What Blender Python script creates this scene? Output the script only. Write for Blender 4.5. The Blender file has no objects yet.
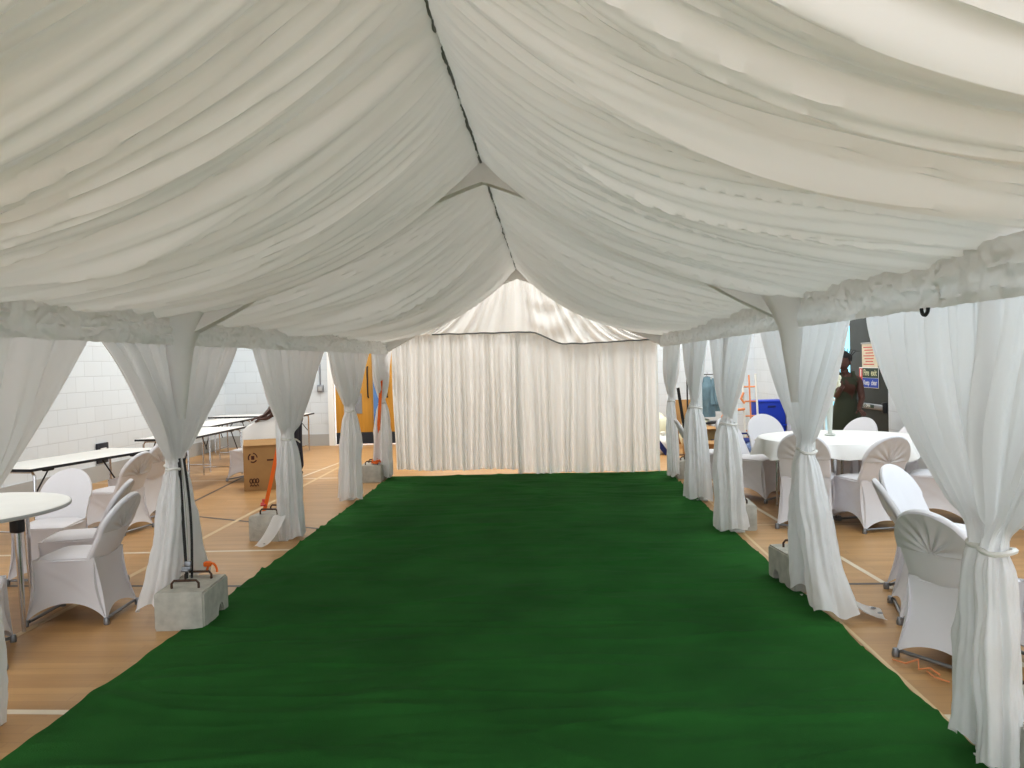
import bpy, bmesh, math, random
from mathutils import Vector, Matrix, noise
random.seed(7)
C = bpy.context.scene.collection
PI = math.pi
def N(x, y=0., z=0.): return noise.noise(Vector((x, y, z)))
def sst(a, b, x):
    t = max(0., min(1., (x-a)/(b-a))); return t*t*(3-2*t)
def lerp(a, b, t): return a+(b-a)*t

# ------------------------------------------------------------ materials
def mat(name, col, rough=.6, metal=0., transl=0., tcol=None, var=0., vscale=6., bump=0., bscale=40., bdist=.01, spec=.4, emit=0., vec=None, sheen=0.):
    m = bpy.data.materials.new(name); m.use_nodes = True
    nt = m.node_tree; n = nt.nodes; L = nt.links
    b = n['Principled BSDF']; out = n['Material Output']
    b.inputs['Base Color'].default_value = (*col, 1)
    b.inputs['Roughness'].default_value = rough
    b.inputs['Metallic'].default_value = metal
    b.inputs['Specular IOR Level'].default_value = spec
    if sheen: b.inputs['Sheen Weight'].default_value = sheen
    tc = n.new('ShaderNodeTexCoord'); mp = n.new('ShaderNodeMapping')
    L.new(tc.outputs['Object'], mp.inputs['Vector'])
    if vec: mp.inputs['Scale'].default_value = vec
    if var:
        t = n.new('ShaderNodeTexNoise'); t.inputs['Scale'].default_value = vscale; t.inputs['Detail'].default_value = 5
        L.new(mp.outputs['Vector'], t.inputs['Vector'])
        r = n.new('ShaderNodeValToRGB')
        r.color_ramp.elements[0].position = .3; r.color_ramp.elements[1].position = .7
        r.color_ramp.elements[0].color = (*[c*(1-var) for c in col], 1)
        r.color_ramp.elements[1].color = (*[min(1, c*(1+var)) for c in col], 1)
        L.new(t.outputs['Fac'], r.inputs['Fac']); L.new(r.outputs['Color'], b.inputs['Base Color'])
    if bump:
        t2 = n.new('ShaderNodeTexNoise'); t2.inputs['Scale'].default_value = bscale; t2.inputs['Detail'].default_value = 4
        L.new(mp.outputs['Vector'], t2.inputs['Vector'])
        bp = n.new('ShaderNodeBump'); bp.inputs['Strength'].default_value = bump; bp.inputs['Distance'].default_value = bdist
        L.new(t2.outputs['Fac'], bp.inputs['Height']); L.new(bp.outputs['Normal'], b.inputs['Normal'])
    if emit:
        b.inputs['Emission Color'].default_value = (*col, 1); b.inputs['Emission Strength'].default_value = emit
    if transl:
        tr = n.new('ShaderNodeBsdfTranslucent'); tr.inputs['Color'].default_value = (*(tcol or col), 1)
        mx = n.new('ShaderNodeMixShader'); mx.inputs['Fac'].default_value = transl
        L.new(b.outputs[0], mx.inputs[1]); L.new(tr.outputs[0], mx.inputs[2]); L.new(mx.outputs[0], out.inputs['Surface'])
    return m

def fabric(name, col, transl, rough=.5, crease=.35, cscale=7., spec=.3, dist=.012):
    """white satin: soft creases from distorted ridged noise"""
    m = mat(name, col, rough, transl=transl, spec=spec)
    nt = m.node_tree; n = nt.nodes; L = nt.links; b = n['Principled BSDF']
    tc = n.new('ShaderNodeTexCoord')
    t = n.new('ShaderNodeTexNoise'); t.noise_type = 'RIDGED_MULTIFRACTAL'; t.inputs['Scale'].default_value = cscale
    t.inputs['Detail'].default_value = 3; t.inputs['Distortion'].default_value = .6
    L.new(tc.outputs['Object'], t.inputs['Vector'])
    bp = n.new('ShaderNodeBump'); bp.inputs['Strength'].default_value = crease; bp.inputs['Distance'].default_value = dist
    L.new(t.outputs['Fac'], bp.inputs['Height']); L.new(bp.outputs['Normal'], b.inputs['Normal'])
    return m

M = {}
M['liner'] = fabric('liner_satin', (.91, .885, .86), .16, .42, .20, 3.0)
M['sleeve'] = fabric('rafter_sleeve', (.93, .905, .88), .17, .5, .10, 3.0)
M['curtain'] = fabric('curtain_satin', (.88, .87, .865), .42, .36, .55, 4.5, .45)
M['valance'] = fabric('valance_satin', (.90, .885, .865), .2, .40, .9, 6.5, .4, .022)
M['backdrop'] = fabric('backdrop_satin', (.90, .90, .89), .50, .36, .5, 4.0, .45)
M['tie'] = mat('tie_satin', (.72, .70, .66), .5)
M['spandex'] = mat('white_spandex', (.75, .735, .76), .55, spec=.3, sheen=.15, bump=.05, bscale=9)
M['fan'] = mat('fan_satin', (.62, .60, .60), .38, spec=.5)
M['cloth'] = fabric('table_linen', (.83, .82, .80), .08, .7, .2, 5.)
M['carpet'] = mat('green_carpet', (.024, .112, .023), .95, var=.18, vscale=1.6, bump=.5, bscale=180, bdist=.004, spec=.08)
def carpet_ripples():
    nt = M['carpet'].node_tree; n = nt.nodes; L = nt.links; b = n['Principled BSDF']; old = b.inputs['Normal'].links[0].from_socket
    tc = n.new('ShaderNodeTexCoord'); mp = n.new('ShaderNodeMapping'); mp.inputs['Scale'].default_value = (.8, 4.2, 1); mp.inputs['Rotation'].default_value = (0, 0, .06)
    L.new(tc.outputs['Object'], mp.inputs[0]); t = n.new('ShaderNodeTexNoise'); t.noise_type = 'RIDGED_MULTIFRACTAL'; t.inputs['Scale'].default_value = 1.3; t.inputs['Detail'].default_value = 4; t.inputs['Distortion'].default_value = .7
    L.new(mp.outputs[0], t.inputs['Vector']); bp = n.new('ShaderNodeBump'); bp.inputs['Strength'].default_value = .8; bp.inputs['Distance'].default_value = .035
    L.new(t.outputs['Fac'], bp.inputs['Height']); L.new(old, bp.inputs['Normal']); L.new(bp.outputs['Normal'], b.inputs['Normal'])
carpet_ripples()
M['concrete'] = mat('concrete', (.46, .44, .39), .9, var=.14, vscale=14, bump=.5, bscale=60, bdist=.006, spec=.2)
M['steel'] = mat('chrome_steel', (.62, .62, .64), .22, metal=1.)
M['greysteel'] = mat('grey_steel', (.30, .31, .33), .38, metal=.8)
M['black'] = mat('black_plastic', (.012, .012, .014), .45)
M['rust'] = mat('rusty_rebar', (.07, .035, .02), .7, var=.3, vscale=40)
M['orange'] = mat('orange_webbing', (.85, .17, .02), .6)
M['strap'] = mat('black_webbing', (.02, .019, .018), .7)
M['strapedge'] = mat('pale_webbing_edge', (.42, .40, .36), .7)
M['white'] = mat('white_laminate', (.82, .81, .77), .35, var=.02)
M['edge'] = mat('grey_edging', (.42, .43, .43), .5)
M['cord'] = mat('grey_cord', (.22, .215, .20), .7)
M['alu'] = mat('white_aluminium', (.70, .70, .68), .4, metal=.2)
M['wood'] = mat('timber_door', (.52, .27, .045), .4, var=.10, vscale=3, vec=(6, 1, .6))
M['blueframe'] = mat('blue_frame', (.11, .23, .48), .5)
M['whitepaint'] = mat('white_paint', (.80, .81, .80), .5)
M['darkdoor'] = mat('dark_grey_door', (.035, .043, .040), .5, var=.08)
M['kick'] = mat('dark_kickplate', (.025, .03, .04), .4)
M['card'] = mat('brown_cardboard', (.40, .235, .10), .85, var=.07, vscale=5)
M['print'] = mat('dark_print', (.09, .03, .02), .8)
M['skin'] = mat('dark_skin', (.075, .030, .020), .5)
M['hair'] = mat('black_hair', (.008, .007, .008), .6, bump=.5, bscale=60)
M['olive'] = mat('olive_dress', (.040, .046, .026), .8, bump=.2, bscale=12)
M['greyshirt'] = mat('grey_blue_shirt', (.16, .19, .24), .85)
M['darktrouser'] = mat('dark_trousers', (.02, .02, .03), .85)
M['glass'] = mat('vase_glass', (.72, .74, .69), .08, transl=.3, spec=.6)
M['petal'] = mat('white_petals', (.86, .83, .68), .6, transl=.2)
M['leaf'] = mat('green_leaf', (.10, .2, .05), .6)
M['teal'] = mat('teal_grey_cloth', (.16, .25, .30), .85, var=.15, vscale=8)
M['navy'] = mat('navy_cloth', (.015, .03, .16), .7)
M['bluebox'] = mat('blue_plastic', (.01, .05, .50), .45)
M['barrow'] = mat('orange_steel', (.75, .30, .13), .5)
M['whitebag'] = mat('white_plastic_bag', (.82, .82, .78), .45, transl=.15, bump=.4, bscale=9)
M['yellowbag'] = mat('cream_plastic_bag', (.82, .80, .62), .5, bump=.4, bscale=8)
M['bluebag'] = mat('blue_patterned_bag', (.14, .20, .36), .7, var=.6, vscale=16)
M['signgreen'] = mat('sign_dark_green', (.02, .05, .03), .5)
M['signblue'] = mat('sign_blue', (.02, .07, .42), .5)
M['signwhite'] = mat('sign_white', (.80, .80, .78), .5)
M['signcream'] = mat('sign_cream', (.72, .72, .48), .5)
M['signred'] = mat('sign_red', (.6, .08, .07), .5)
M['paper'] = mat('cream_paper', (.74, .68, .54), .7, var=.06)
M['sky'] = mat('daylight_glass', (.28, .74, .95), .3, emit=1.05)
M['sole'] = mat('pale_shoe', (.5, .5, .5), .6)

def block_wall(name, col, vertical_axis_u):
    m = mat(name, col, .55, spec=.35)
    nt = m.node_tree; n = nt.nodes; L = nt.links; b = n['Principled BSDF']
    tc = n.new('ShaderNodeTexCoord'); sp = n.new('ShaderNodeSeparateXYZ'); cb = n.new('ShaderNodeCombineXYZ')
    L.new(tc.outputs['Object'], sp.inputs[0]); L.new(sp.outputs[vertical_axis_u], cb.inputs[0]); L.new(sp.outputs[2], cb.inputs[1])
    br = n.new('ShaderNodeTexBrick'); br.inputs['Scale'].default_value = 1.
    br.inputs['Brick Width'].default_value = .45; br.inputs['Row Height'].default_value = .225; br.inputs['Mortar Size'].default_value = .005
    br.inputs['Mortar Smooth'].default_value = .3
    c2 = tuple(c*.96 for c in col)
    br.inputs['Color1'].default_value = (*col, 1); br.inputs['Color2'].default_value = (*c2, 1); br.inputs['Mortar'].default_value = (*[c*.84 for c in col], 1)
    L.new(cb.outputs[0], br.inputs['Vector']); L.new(br.outputs['Color'], b.inputs['Base Color'])
    bp = n.new('ShaderNodeBump'); bp.invert = True; bp.inputs['Strength'].default_value = .5; bp.inputs['Distance'].default_value = .01
    L.new(br.outputs['Fac'], bp.inputs['Height']); L.new(bp.outputs['Normal'], b.inputs['Normal'])
    return m
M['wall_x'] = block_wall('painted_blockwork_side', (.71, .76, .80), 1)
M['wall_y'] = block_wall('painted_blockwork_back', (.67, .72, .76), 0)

def floor_mat():
    m = mat('sports_hall_floor', (.50, .29, .12), .38, spec=.4)
    nt = m.node_tree; n = nt.nodes; L = nt.links; b = n['Principled BSDF']
    tc = n.new('ShaderNodeTexCoord'); mp = n.new('ShaderNodeMapping'); mp.inputs['Rotation'].default_value = (0, 0, 0)
    L.new(tc.outputs['Object'], mp.inputs[0])
    br = n.new('ShaderNodeTexBrick'); br.inputs['Scale'].default_value = 1.; br.inputs['Brick Width'].default_value = 1.6; br.inputs['Row Height'].default_value = .085
    br.inputs['Mortar Size'].default_value = .0012
    br.inputs['Color1'].default_value = (.53, .315, .135, 1); br.inputs['Color2'].default_value = (.47, .27, .11, 1); br.inputs['Mortar'].default_value = (.36, .2, .09, 1)
    L.new(mp.outputs[0], br.inputs['Vector'])
    t = n.new('ShaderNodeTexNoise'); t.inputs['Scale'].default_value = 2.2; t.inputs['Detail'].default_value = 6
    mp2 = n.new('ShaderNodeMapping'); mp2.inputs['Scale'].default_value = (.7, 5, 1); L.new(tc.outputs['Object'], mp2.inputs[0]); L.new(mp2.outputs[0], t.inputs['Vector'])
    mx = n.new('ShaderNodeMix'); mx.data_type = 'RGBA'; mx.blend_type = 'MULTIPLY'; mx.inputs[0].default_value = .35
    L.new(br.outputs['Color'], mx.inputs[6])
    r = n.new('ShaderNodeValToRGB'); r.color_ramp.elements[0].color = (.66, .62, .58, 1); r.color_ramp.elements[1].color = (1.15, 1.12, 1.1, 1)
    r.color_ramp.elements[0].position = .3; r.color_ramp.elements[1].position = .7
    L.new(t.outputs['Fac'], r.inputs[0]); L.new(r.outputs[0], mx.inputs[7]); L.new(mx.outputs[2], b.inputs['Base Color'])
    return m
M['floor'] = floor_mat()
M['linewhite'] = mat('court_line_white', (.72, .62, .48), .5)
M['lineblack'] = mat('court_line_dark', (.11, .085, .07), .5)
M['lineyellow'] = mat('court_line_cream', (.66, .49, .28), .5)

# ------------------------------------------------------------ mesh builder
class MB:
    def __init__(s): s.v = []; s.f = []; s.mi = []
    def add(s, v, f, mi=0, T=None):
        o = len(s.v)
        s.v += [tuple(T @ Vector(p)) if T else tuple(p) for p in v]
        s.f += [tuple(i+o for i in q) for q in f]; s.mi += [mi]*len(f); return s
    def grid(s, nu, nv, fn, mi=0, closed=False, T=None):
        v = [fn(i/nu if not closed else i/nu, j/nv) for j in range(nv+1) for i in range(nu+(0 if closed else 1))]
        w = nu if closed else nu+1
        f = [(j*w+i, j*w+(i+1) % w, (j+1)*w+(i+1) % w, (j+1)*w+i) for j in range(nv) for i in range(nu)]
        return s.add(v, f, mi, T)
    def box(s, c, d, bev=0., rz=0., mi=0, T=None, seg=2):
        bm = bmesh.new(); bmesh.ops.create_cube(bm, size=1.)
        for p in bm.verts: p.co = Vector((p.co.x*d[0], p.co.y*d[1], p.co.z*d[2]))
        if bev: bmesh.ops.bevel(bm, geom=bm.edges[:], offset=bev, segments=seg, affect='EDGES', profile=.5)
        R = Matrix.Translation(Vector(c)) @ Matrix.Rotation(rz, 4, 'Z')
        if T: R = T @ R
        bm.verts.index_update()
        s.add([R @ p.co for p in bm.verts], [[q.index for q in f.verts] for f in bm.faces], mi); bm.free(); return s
    def tube(s, pts, r, n=8, mi=0, T=None, closed=False):
        pts = [Vector(p) for p in pts]; rr = r if isinstance(r, (list, tuple)) else [r]*len(pts)
        v = []; k = len(pts); up = Vector((.13, .21, .97)).normalized(); prev = None
        for i, p in enumerate(pts):
            a = pts[(i-1) % k] if (i or closed) else p; b = pts[(i+1) % k] if (i < k-1 or closed) else p
            t = (b-a).normalized()
            if prev is None: e = t.cross(up if abs(t.dot(up)) < .95 else Vector((1, 0, 0))).normalized()
            else: e = (prev - t*prev.dot(t)).normalized()
            prev = e; g = t.cross(e)
            v += [p + rr[i]*(math.cos(2*PI*q/n)*e + math.sin(2*PI*q/n)*g) for q in range(n)]
        f = [(i*n+q, i*n+(q+1) % n, ((i+1) % k)*n+(q+1) % n, ((i+1) % k)*n+q) for i in range(k if closed else k-1) for q in range(n)]
        if not closed: f += [tuple(range(n-1, -1, -1)), tuple((k-1)*n+q for q in range(n))]
        return s.add(v, f, mi, T)
    def lathe(s, prof, n=24, c=(0, 0, 0), mi=0, cap=True, T=None):
        v = [(c[0]+r*math.cos(2*PI*i/n), c[1]+r*math.sin(2*PI*i/n), c[2]+z) for r, z in prof for i in range(n)]
        f = [(j*n+i, j*n+(i+1) % n, (j+1)*n+(i+1) % n, (j+1)*n+i) for j in range(len(prof)-1) for i in range(n)]
        if cap: f += [tuple(range(n-1, -1, -1)), tuple((len(prof)-1)*n+i for i in range(n))]
        return s.add(v, f, mi, T)
    def ell(s, c, r, n=12, m=8, mi=0, fn=None, T=None):
        def g(u, w):
            th = 2*PI*u; ph = PI*(w*.998+.001)
            d = Vector((math.sin(ph)*math.cos(th), math.sin(ph)*math.sin(th), -math.cos(ph)))
            k = fn(d) if fn else 1.
            return (c[0]+r[0]*d.x*k, c[1]+r[1]*d.y*k, c[2]+r[2]*d.z*k)
        return s.grid(n, m, g, mi, closed=True, T=T)
    def ribbon(s, pts, w, wdir, th=.002, mi=0):
        wd = Vector(wdir).normalized()*w/2; pts = [Vector(p) for p in pts]; v = []
        for i, p in enumerate(pts):
            t = (pts[min(i+1, len(pts)-1)]-pts[max(i-1, 0)]).normalized(); nrm = t.cross(wd).normalized()*th/2
            v += [p-wd+nrm, p+wd+nrm, p+wd-nrm, p-wd-nrm]
        f = []
        for i in range(len(pts)-1):
            for q in range(4): f.append((i*4+q, i*4+(q+1) % 4, i*4+4+(q+1) % 4, i*4+4+q))
        f += [(3, 2, 1, 0), tuple((len(pts)-1)*4+q for q in range(4))]
        return s.add(v, f, mi)
    def build(s, name, m, parent=None, smooth=True, loc=None):
        me = bpy.data.meshes.new(name); me.from_pydata(s.v, [], s.f)
        for q in (m if isinstance(m, (list, tuple)) else [m]): me.materials.append(q)
        bm = bmesh.new(); bm.from_mesh(me); bmesh.ops.recalc_face_normals(bm, faces=bm.faces[:]); bm.to_mesh(me); bm.free()
        for i, p in enumerate(me.polygons):
            p.use_smooth = smooth; p.material_index = s.mi[i]
        o = bpy.data.objects.new(name, me); C.objects.link(o)
        if smooth:
            try: me.set_sharp_from_angle(angle=math.radians(52))
            except Exception: pass
        if parent: o.parent = parent
        if loc: o.location = loc
        return o

def tag(o, label=None, cat=None, group=None, kind=None):
    if label: o['label'] = label
    if cat: o['category'] = cat
    if group: o['group'] = group
    if kind: o['kind'] = kind
    return o
def empty(name, loc=(0, 0, 0), rz=0.):
    o = bpy.data.objects.new(name, None); o.empty_display_size = .1; C.objects.link(o); o.location = loc; o.rotation_euler = (0, 0, rz); return o
def copy_tree(o, parent=None):
    c = o.copy(); C.objects.link(c)
    if parent: c.parent = parent
    for ch in list(o.children): copy_tree(ch, c)
    return c
def facing(fx, fy): return math.atan2(-fx, fy)
def text_mesh(name, body, size, m, parent, Mx, bold=False, align='CENTER', ext=.0006):
    cu = bpy.data.curves.new(name, 'FONT'); cu.body = body; cu.size = size; cu.align_x = align; cu.align_y = 'CENTER'; cu.extrude = ext
    if bold: cu.offset = size*.012
    t = bpy.data.objects.new('tmp', cu); C.objects.link(t)
    dg = bpy.context.evaluated_depsgraph_get(); me = bpy.data.meshes.new_from_object(t.evaluated_get(dg))
    bpy.data.objects.remove(t); me.materials.clear(); me.materials.append(m)
    o = bpy.data.objects.new(name, me); C.objects.link(o); o.parent = parent; o.matrix_local = Mx; return o
def skin_mesh(verts, edges, root, sub=2):
    """verts: name -> (pos, radius); grown as one continuous body"""
    names = list(verts); bm = bmesh.new(); sk = bm.verts.layers.skin.verify(); vs = {}
    for k in names:
        p, r = verts[k]; v = bm.verts.new(p); v[sk].radius = (r, r) if not isinstance(r, tuple) else r; v[sk].use_root = (k == root); vs[k] = v
    for a, b in edges: bm.edges.new((vs[a], vs[b]))
    me = bpy.data.meshes.new('sk'); bm.to_mesh(me); bm.free()
    o = bpy.data.objects.new('sk', me); C.objects.link(o)
    o.modifiers.new('s', 'SKIN').use_smooth_shade = True
    sb = o.modifiers.new('d', 'SUBSURF'); sb.levels = sub; sb.render_levels = sub
    dg = bpy.context.evaluated_depsgraph_get(); m2 = bpy.data.meshes.new_from_object(o.evaluated_get(dg))
    v = [tuple(x.co) for x in m2.vertices]; f = [tuple(p.vertices) for p in m2.polygons]
    bpy.data.objects.remove(o); return v, f

# ------------------------------------------------------------ room
YB, XLW, XRW = 16.25, -6.75, 4.2
XR = 1.65
RX, RZ = -.40, 2.97
YEND = 11.35
def XL(y): return -2.55 + .036*(max(0, y-5))

fl = MB(); fl.grid(20, 30, lambda u, v: (lerp(-7.2, 4.6, u), lerp(-5, 16.6, v), 0))
def line(a, b, w, mi):
    a = Vector((*a, 0)); b = Vector((*b, 0)); d = (b-a).normalized(); n = Vector((-d.y, d.x, 0))*w/2
    z = Vector((0, 0, .0012+.0003*mi)); fl.add([a+n+z, a-n+z, b-n+z, b+n+z], [(0, 1, 2, 3)], mi)
line((2.05, 11.5), (2.45, 2.6), .04, 1)
line((1.83, 12.), (1.66, 1.), .025, 3)
line((1.0, 7.62), (4.2, 7.57), .04, 3)
line((1.0, 5.6), (4.2, 5.55), .045, 2)
line((1.2, 3.5), (4.2, 3.55), .05, 1)
line((-6.7, 5.95), (-1.5, 5.70), .045, 2)
line((-6.7, 6.8), (-1.9, 6.89), .05, 1)
line((-6.7, 9.9), (-2, 7.62), .045, 2)
line((-6.7, 11.33), (-2, 11.4), .05, 1)
line((-3.3, 3.), (-3.42, 14.), .05, 3)
line((-3.7, 11.4), (-3.5, 14.), .04, 1)
line((-6.7, 3.75), (-1.9, 3.6), .05, 1)
line((-4.35, 9.), (-4.85, 14.), .04, 2)
line((-6.7, 12.33), (-2, 12.4), .04, 3)
tag(fl.build('floor', [M['floor'], M['linewhite'], M['lineblack'], M['lineyellow']]), kind='structure')
def wallbox(name, x0, x1, y0, y1, z0, z1, m):
    b = MB(); b.box(((x0+x1)/2, (y0+y1)/2, (z0+z1)/2), (x1-x0, y1-y0, z1-z0)); return tag(b.build(name, m, smooth=False), kind='structure')
H = 6.
wallbox('wall_left', XLW-.2, XLW, -5, YB+.2, 0, H, M['wall_x'])
wb = MB()
for x0, x1, z0, z1 in [(XLW, -4.46, 0, H), (-4.46, -2.56, 2.1, H), (-2.56, XRW, 0, H)]: wb.box(((x0+x1)/2, YB+.1, (z0+z1)/2), (x1-x0, .2, z1-z0))
tag(wb.build('wall_back', M['wall_y'], smooth=False), kind='structure')
wr = MB()
for y0, y1, z0, z1 in [(-5, 9.95, 0, H), (9.95, 12.35, 2.12, H), (12.35, YB+.2, 0, H)]: wr.box((XRW+.1, (y0+y1)/2, (z0+z1)/2), (.2, y1-y0, z1-z0))
tag(wr.build('wall_right', M['wall_x'], smooth=False), kind='structure')
wallbox('ceiling', XLW-.2, XRW+.2, -5, YB+.2, H, H+.1, M['whitepaint'])
wallbox('baseboard_left', XLW, XLW+.02, -5, YB, 0, .24, M['edge'])
wallbox('baseboard_back', XLW+.02, -4.52, YB-.02, YB, 0, .24, M['edge'])
wallbox('trim_1', -4.56, -4.44, YB-.05, YB+.02, 0, 2.16, M['whitepaint'])

def timber_door(name, x0, x1, hx, plate):
    d = empty(name, ((x0+x1)/2, YB+.04, 0)); d['kind'] = 'structure'; w = x1-x0
    p = MB(); p.box((0, 0, 1.03), (w, .045, 2.02), .003); p.build('door_panel', M['wood'], d)
    p = MB(); p.box((0, -.026, .14), (w, .006, .24)); p.build('kick_plate', M['kick'], d)
    p = MB(); p.tube([(hx, -.02, .98), (hx, -.075, 1.0), (hx, -.085, 1.15), (hx, -.085, 1.45), (hx, -.075, 1.6), (hx, -.02, 1.62)], .016); p.build('handle', M['black'], d)
    if plate:
        p = MB(); p.box((plate, -.026, .86), (.22, .006, .42)); p.build('push_plate', M['greysteel'], d)
        p = MB(); p.box((plate, -.03, 1.5), (.18, .01, .5)); p.build('vision_panel', M['kick'], d)
    return d
timber_door('door_1', -4.42, -3.63, .30, .05)
timber_door('door_2', -3.42, -2.64, -.3, -.02)
b = MB()
for x in (-3.525, -2.6): b.box((x, YB+.02, 1.05), (.17 if x < -3 else .08, .13, 2.1), .004)
b.box((-3.5, YB+.02, 2.08), (1.9, .12, .06))
tag(b.build('trim_2', M['blueframe']), kind='structure')

# dark fire door and the bright glazed leaf beyond it
d = empty('door_3', (XRW+.03, 10.58, 0)); d['kind'] = 'structure'
p = MB(); p.box((0, 0, 1.05), (.05, 1.2, 2.08), .004); p.build('door_panel', M['darkdoor'], d)
pb = MB(); pb.box((-.05, 0, .93), (.05, 1.12, .07), .012); pbo = pb.build('push_bar', M['greysteel'], d)
q = MB(); q.box((-.0765, .05, .935), (.002, .72, .045)); q.build('instruction_strip', M['signgreen'], pbo)
RW = Matrix(((0, 0, -1, 0), (-1, 0, 0, 0), (0, 1, 0, 0), (0, 0, 0, 1)))   # text plane facing -x
text_mesh('lettering', 'PUSH BAR TO OPEN', .055, M['signwhite'], pbo, Matrix.Translation((-.0785, .05, .935)) @ RW, True)
q = MB()
for y in (-.55, .55): q.box((-.04, y, .93), (.06, .07, .13), .01)
q.build('end_bracket', M['black'], d)
d = empty('door_4', (XRW+.06, 11.76, 0)); d['kind'] = 'structure'
p = MB(); p.box((.02, 0, 1.05), (.01, 1.02, 1.95)); p.build('glass_pane', M['sky'], d)
p = MB()
for y in (-.55, .55): p.box((0, y, 1.05), (.06, .06, 2.08), .004)
for z in (.06, 2.06): p.box((0, 0, z), (.06, 1.05, .09), .004)
p.build('door_frame', M['whitepaint'], d)
q = MB(); q.box((-.06, 0, .95), (.04, .9, .05), .01); q.build('push_bar', M['signwhite'], d)

def face_sign(name, y, z, loc_x=XRW-.004): return empty(name, (loc_x, y, z))
s = tag(face_sign('fire_exit_sign', 10.52, 1.30), 'fire exit keep clear sign with green and blue panels on dark door', 'sign')
q = MB(); q.box((0, 0, 0), (.006, .62, .27), .002); q.build('backing', M['signwhite'], s)
q = MB(); q.box((-.0045, -.055, .062), (.003, .49, .125)); q.build('green_panel', M['signgreen'], s)
q = MB(); q.box((-.0045, -.055, -.067), (.003, .49, .12)); q.build('blue_panel', M['signblue'], s)
q = MB(); q.box((-.0045, .25, -.002), (.003, .10, .245)); q.build('pictogram_panel', M['signred'], s)
q = MB(); q.ell((-.006, .25, .09), (.002, .02, .018)); q.box((-.006, .25, .045), (.002, .03, .07)); q.build('pictogram', M['signwhite'], s)
q = MB(); q.ell((-.006, .25, -.067), (.002, .032, .035)); q.build('pictogram', M['signwhite'], s)
text_mesh('lettering', 'Fire', .115, M['signcream'], s, Matrix.Translation((-.0068, .065, .062)) @ RW, True)
text_mesh('lettering', 'exit', .115, M['signcream'], s, Matrix.Translation((-.0068, -.175, .062)) @ RW, True)
text_mesh('lettering', 'Keep', .092, M['signwhite'], s, Matrix.Translation((-.0068, .065, -.067)) @ RW, True)
text_mesh('lettering', 'clear', .092, M['signwhite'], s, Matrix.Translation((-.0068, -.18, -.067)) @ RW, True)
s = tag(face_sign('paper_notice', 10.48, 1.585), 'cream paper notice in a clear holder above the fire exit sign', 'notice')
q = MB(); q.box((0, 0, 0), (.004, .50, .32)); q.build('sheet', M['paper'], s)
q = MB(); q.box((-.004, 0, .165), (.012, .54, .02), .003); q.build('holder_rail', M['edge'], s)
q = MB()
for i in range(7): q.box((-.003, .03-.01*(i % 3), .11-.037*i), (.002, .34-.05*(i % 3), .012))
q.build('printed_lines', M['signred'], s)

s = tag(empty('socket_outlet', (-4.72, YB-.02, 1.19)), 'grey switch box with a conduit rising from it beside timber door', 'switch')
q = MB(); q.box((0, 0, 0), (.13, .07, .15), .012); q.build('box', M['greysteel'], s)
q = MB(); q.box((0, -.04, 0), (.08, .012, .09), .005); q.build('rocker', M['edge'], s)
q = MB(); q.tube([(0, 0, .07), (0, 0, 1.6)], .016); q.build('conduit', M['greysteel'], s)
s = tag(empty('wall_socket', (XLW+.02, 11.6, .42)), 'small white wall socket in a dark surround behind trestle table', 'socket')
q = MB(); q.box((0, 0, 0), (.03, .3, .3), .008); q.build('surround', M['kick'], s)
q = MB(); q.box((.02, 0, 0), (.02, .15, .15), .008); q.build('face_plate', M['signwhite'], s)

# ------------------------------------------------------------ carpet
def carp(u, v):
    x = lerp(-2.30, 1.68, u); y = lerp(-.8, 11.33, v)
    e = (abs(u-.5)*2)**14
    x += e*(.018*N(y*2.1, u*3)+.01*N(y*7, u*9)); y += (.03*N(x*1.5, 3) if v > .97 else 0)
    q = y+.25*N(x*.5, y*.4, 5)
    z = .014+.010*N(q*3.2, x*.35, 2)+.013*max(0, N(q*6.5+.8*x*N(0, y*.3), x*.55, 8))+.004*N(x*5, y*5, 4)
    z += .013*max(0, N(x*.7, y*.6, 21)+.25)*(abs(N(q*8+1.2*N(x*1.3, y), x*.8, 77))**.8)*1.5
    z += .014*math.exp(-((N(q*1.3, x*.4, 31)-.12)/.04)**2)+.010*math.exp(-((N(q*2.1, x*.6, 47)+.1)/.035)**2)
    z = max(.005, z)
    if 0 < min(u, v, 1-u, 1-v) < .02: z = z*.8
    return (x, y, z)
cp = MB(); cp.grid(110, 760, carp); tag(cp.build('carpet', M['carpet']), 'dark green rippled carpet runner covering the marquee floor', 'carpet')

# ------------------------------------------------------------ marquee frame
LP = [-.3, 1.6, 3.45, 5.3, 7.3, 9.5, 11.3]
RP = [-.3, 1.3, 3.1, 5.25, 7.35, 9.0, 10.9]
fr = tag(empty('marquee_frame', (RX, 5., 0)), 'white metal marquee frame of slim legs, eave beams and fabric wrapped rafters', 'marquee frame')
FO = Vector((RX, 5., 0))
def fpart(mb, name, m, smooth=True):
    mb.v = [tuple(Vector(p)-FO) for p in mb.v]; return mb.build(name, m, fr, smooth)
for y in LP:
    q = MB(); q.box((XL(y)-.06, y, .985), (.055, .055, 1.93), .006); q.box((XL(y)-.06, y, .008), (.13, .13, .016), .003); fpart(q, 'leg', M['alu'])
for y in RP:
    q = MB(); q.box((XR+.06, y, .985), (.055, .055, 1.93), .006); q.box((XR+.06, y, .008), (.13, .13, .016), .003); fpart(q, 'leg', M['alu'])
q = MB(); q.tube([(XL(-.8)-.06, -.8, 1.94), (XL(5)-.06, 5, 1.94), (XL(11.35)-.06, 11.35, 1.94)], .03, 6); fpart(q, 'eave_beam', M['alu'])
q = MB(); q.tube([(XR+.06, -.8, 1.94), (XR+.06, 11.35, 1.94)], .03, 6); fpart(q, 'eave_beam', M['alu'])
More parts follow.
